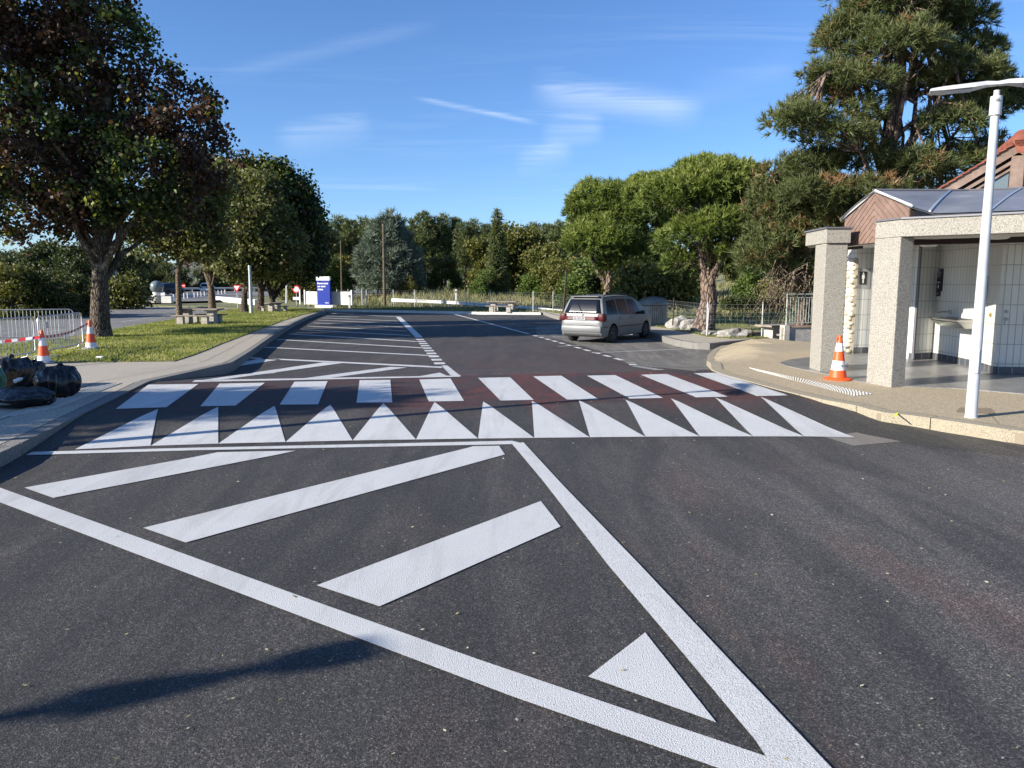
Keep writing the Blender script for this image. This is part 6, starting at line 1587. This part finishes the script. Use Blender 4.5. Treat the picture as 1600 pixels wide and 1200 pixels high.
for k, (x, Y, top, i, lab) in enumerate(brd): place(broads, i, x, Y, top, hpb, lab, random.random() * 6)
# blue cedar and narrow spruce
Y = 80; bx = AT(607, 480, Y)
pine_tree('blue_cedar', (bx.x, Y, zterr(bx.x, Y)), [lobe(607, 440, 36, Y, 20), lobe(594, 405, 28, Y, 24), lobe(606, 375, 24, Y, 22), lobe(610, 355, 14, Y, 14), lobe(622, 410, 28, Y, 28), lobe(580, 425, 18, Y, 18), lobe(635, 440, 20, Y, 22)], [(bx.x, Y, -.5), tuple(AT(607, 440, Y)), tuple(AT(611, 380, Y)), tuple(AT(613, 345, Y))], .3, .1, 4200, 11, .62, .10, 'cedar', 'bark_dark', 'broad blue-grey conifer rising behind the tall slim pole', 'tree', nl=20, clump=8, csp=.6, up=.4, hollow=.75, open_=.7, ntw=20)
Y = 78; bx = AT(777, 480, Y)
pine_tree('narrow_spruce', (bx.x, Y, zterr(bx.x, Y)), [lobe(777, 455 - i * 11, 12 * (1 - i / 12.5) + .5, Y, 7) for i in range(12)], [(bx.x, Y, -.5), tuple(AT(777, 420, Y)), tuple(AT(777, 350, Y)), tuple(AT(777, 326, Y))], .16, .1, 1500, 9, .5, .10, 'wood_pine', 'bark_dark', 'slender spire-shaped spruce rising above the olive trees', 'tree', nl=14, up=.2, hollow=.5, open_=.8, ntw=0, upax=-.1)
# left background beyond the motorway: dark hedge trees
hed = [proto_broad(7, 4.4, 380, 'x', 14, 'hedge', 'hedge_tree', .05, 'dark trees beyond the motorway'), proto_broad(6.5, 4.0, 380, 'x', 15, 'hedge', 'hedge_tree', .05, 'dark trees beyond the motorway'), proto_broad(7.5, 4.2, 330, 'x', 16, 'broad', 'hedge_tree', .05, 'dark trees beyond the motorway')]
hh_ = [7, 6.5, 7.5]
hl = [(-40, 90, 385, 0), (5, 96, 402, 1), (40, 88, 388, 0), (78, 92, 378, 1), (110, 86, 382, 0), (140, 98, 384, 2), (175, 104, 400, 0), (205, 100, 392, 1), (235, 150, 405, 0), (262, 148, 412, 1), (290, 150, 418, 0), (318, 152, 420, 1), (345, 154, 418, 0), (372, 158, 424, 2), (400, 156, 420, 0), (425, 150, 410, 1), (60, 118, 390, 2), (190, 125, 385, 0), (20, 120, 392, 1), (215, 128, 398, 2), (250, 165, 402, 0), (330, 170, 408, 1)]
hl.sort()
for k, (x, Y, top, i) in enumerate(hl): place(hed, i, x, Y, top, hh_, 'dark leafy tree in the bank beyond the motorway, %s from the left' % ORD[k], random.random() * 6)
nb_ = [(108, 49, 455, 1), (-30, 47, 418, 2), (15, 45, 414, 2), (60, 46, 420, 0), (95, 48, 436, 2), (122, 50, 428, 1)]
nb_.sort()
for k, (x, Y, top, i) in enumerate(nb_): place(hed, i, x, Y, top, hh_, 'yellow-green shrub in the near hedge behind the barriers, %s from the left' % ORD[k], random.random() * 6)['group'] = 'shrubs of the near hedge'
Y = 62
leafy_tree('rosemary_bush', (AT(190, 475, Y).x, Y, -.45), [lobe(165, 458, 26, Y, 20), lobe(195, 452, 24, Y, 18), lobe(218, 466, 16, Y, 9), lobe(185, 470, 34, Y, 8)], [(AT(190, 475, Y).x, Y, -.5), (AT(190, 475, Y).x, Y, 0), tuple(AT(190, 455, Y))], .06, .2, 300, 26, .35, .2, 'broad', 'bark_dark', 'loose flowering bush on the median right of the big maple trunk', 'bush', nl=12, ntw=10)
# scrub and dry grass on the slope beyond the fence
def scrub(poly, n, h, w, m, lab, nm, tint=.5, zf=zterr, dz=0):
    P = in_poly(poly, n); s_ = np.sin(P[:, 0] * .7 + 2 * np.sin(P[:, 1] * .3)) * .18
    z = np.array([zf(*p_) + dz for p_ in P]); V, t = blades(np.column_stack([P, z]), h, w, tint + s_, .5); tag(np_mesh(nm, V, 3, t, M[m]), lab, 'grass', kind='stuff')
scrub([(-18, 64), (8, 58), (20, 44), (14, 34), (40, 34), (60, 60), (40, 92), (-18, 92)], 26000, .55, .12, 'dry', 'pale dry grass and scrub on the slope between guard rail and wood', 'dry_grass')
scrub([FK[3], FK[4], FK[5], FK[6], (10, 46), (10, 58), (-14, 66)], 9000, .16, .06, 'dry', 'short yellowish grass strip behind the far kerb', 'verge_grass', .25, lambda x, y: -.5)
scrub([(11, 34), (30, 34), (30, 50), (12, 50)], 3000, .5, .08, 'dry', 'rough weeds beyond the wire fence right of the leaning pine', 'weeds', .3)
Y = 52
leafy_tree('lavender_row', (AT(1180, 480, Y).x, Y, zterr(AT(1180, 480, Y).x, Y)), [lobe(x, 474 + (4 if x > 1210 else 0), 14, Y, 7.5) for x in (1135, 1150, 1165, 1180, 1195, 1210, 1222)], [(AT(1180, 480, Y).x, Y, -.6), (AT(1180, 480, Y).x, Y, .2)], .04, .1, 260, 26, .22, .11, 'hedge', 'bark_dark', 'long low dark mounded hedge on the grass slope right of the leaning pine', 'hedge', nl=6, ntw=0)
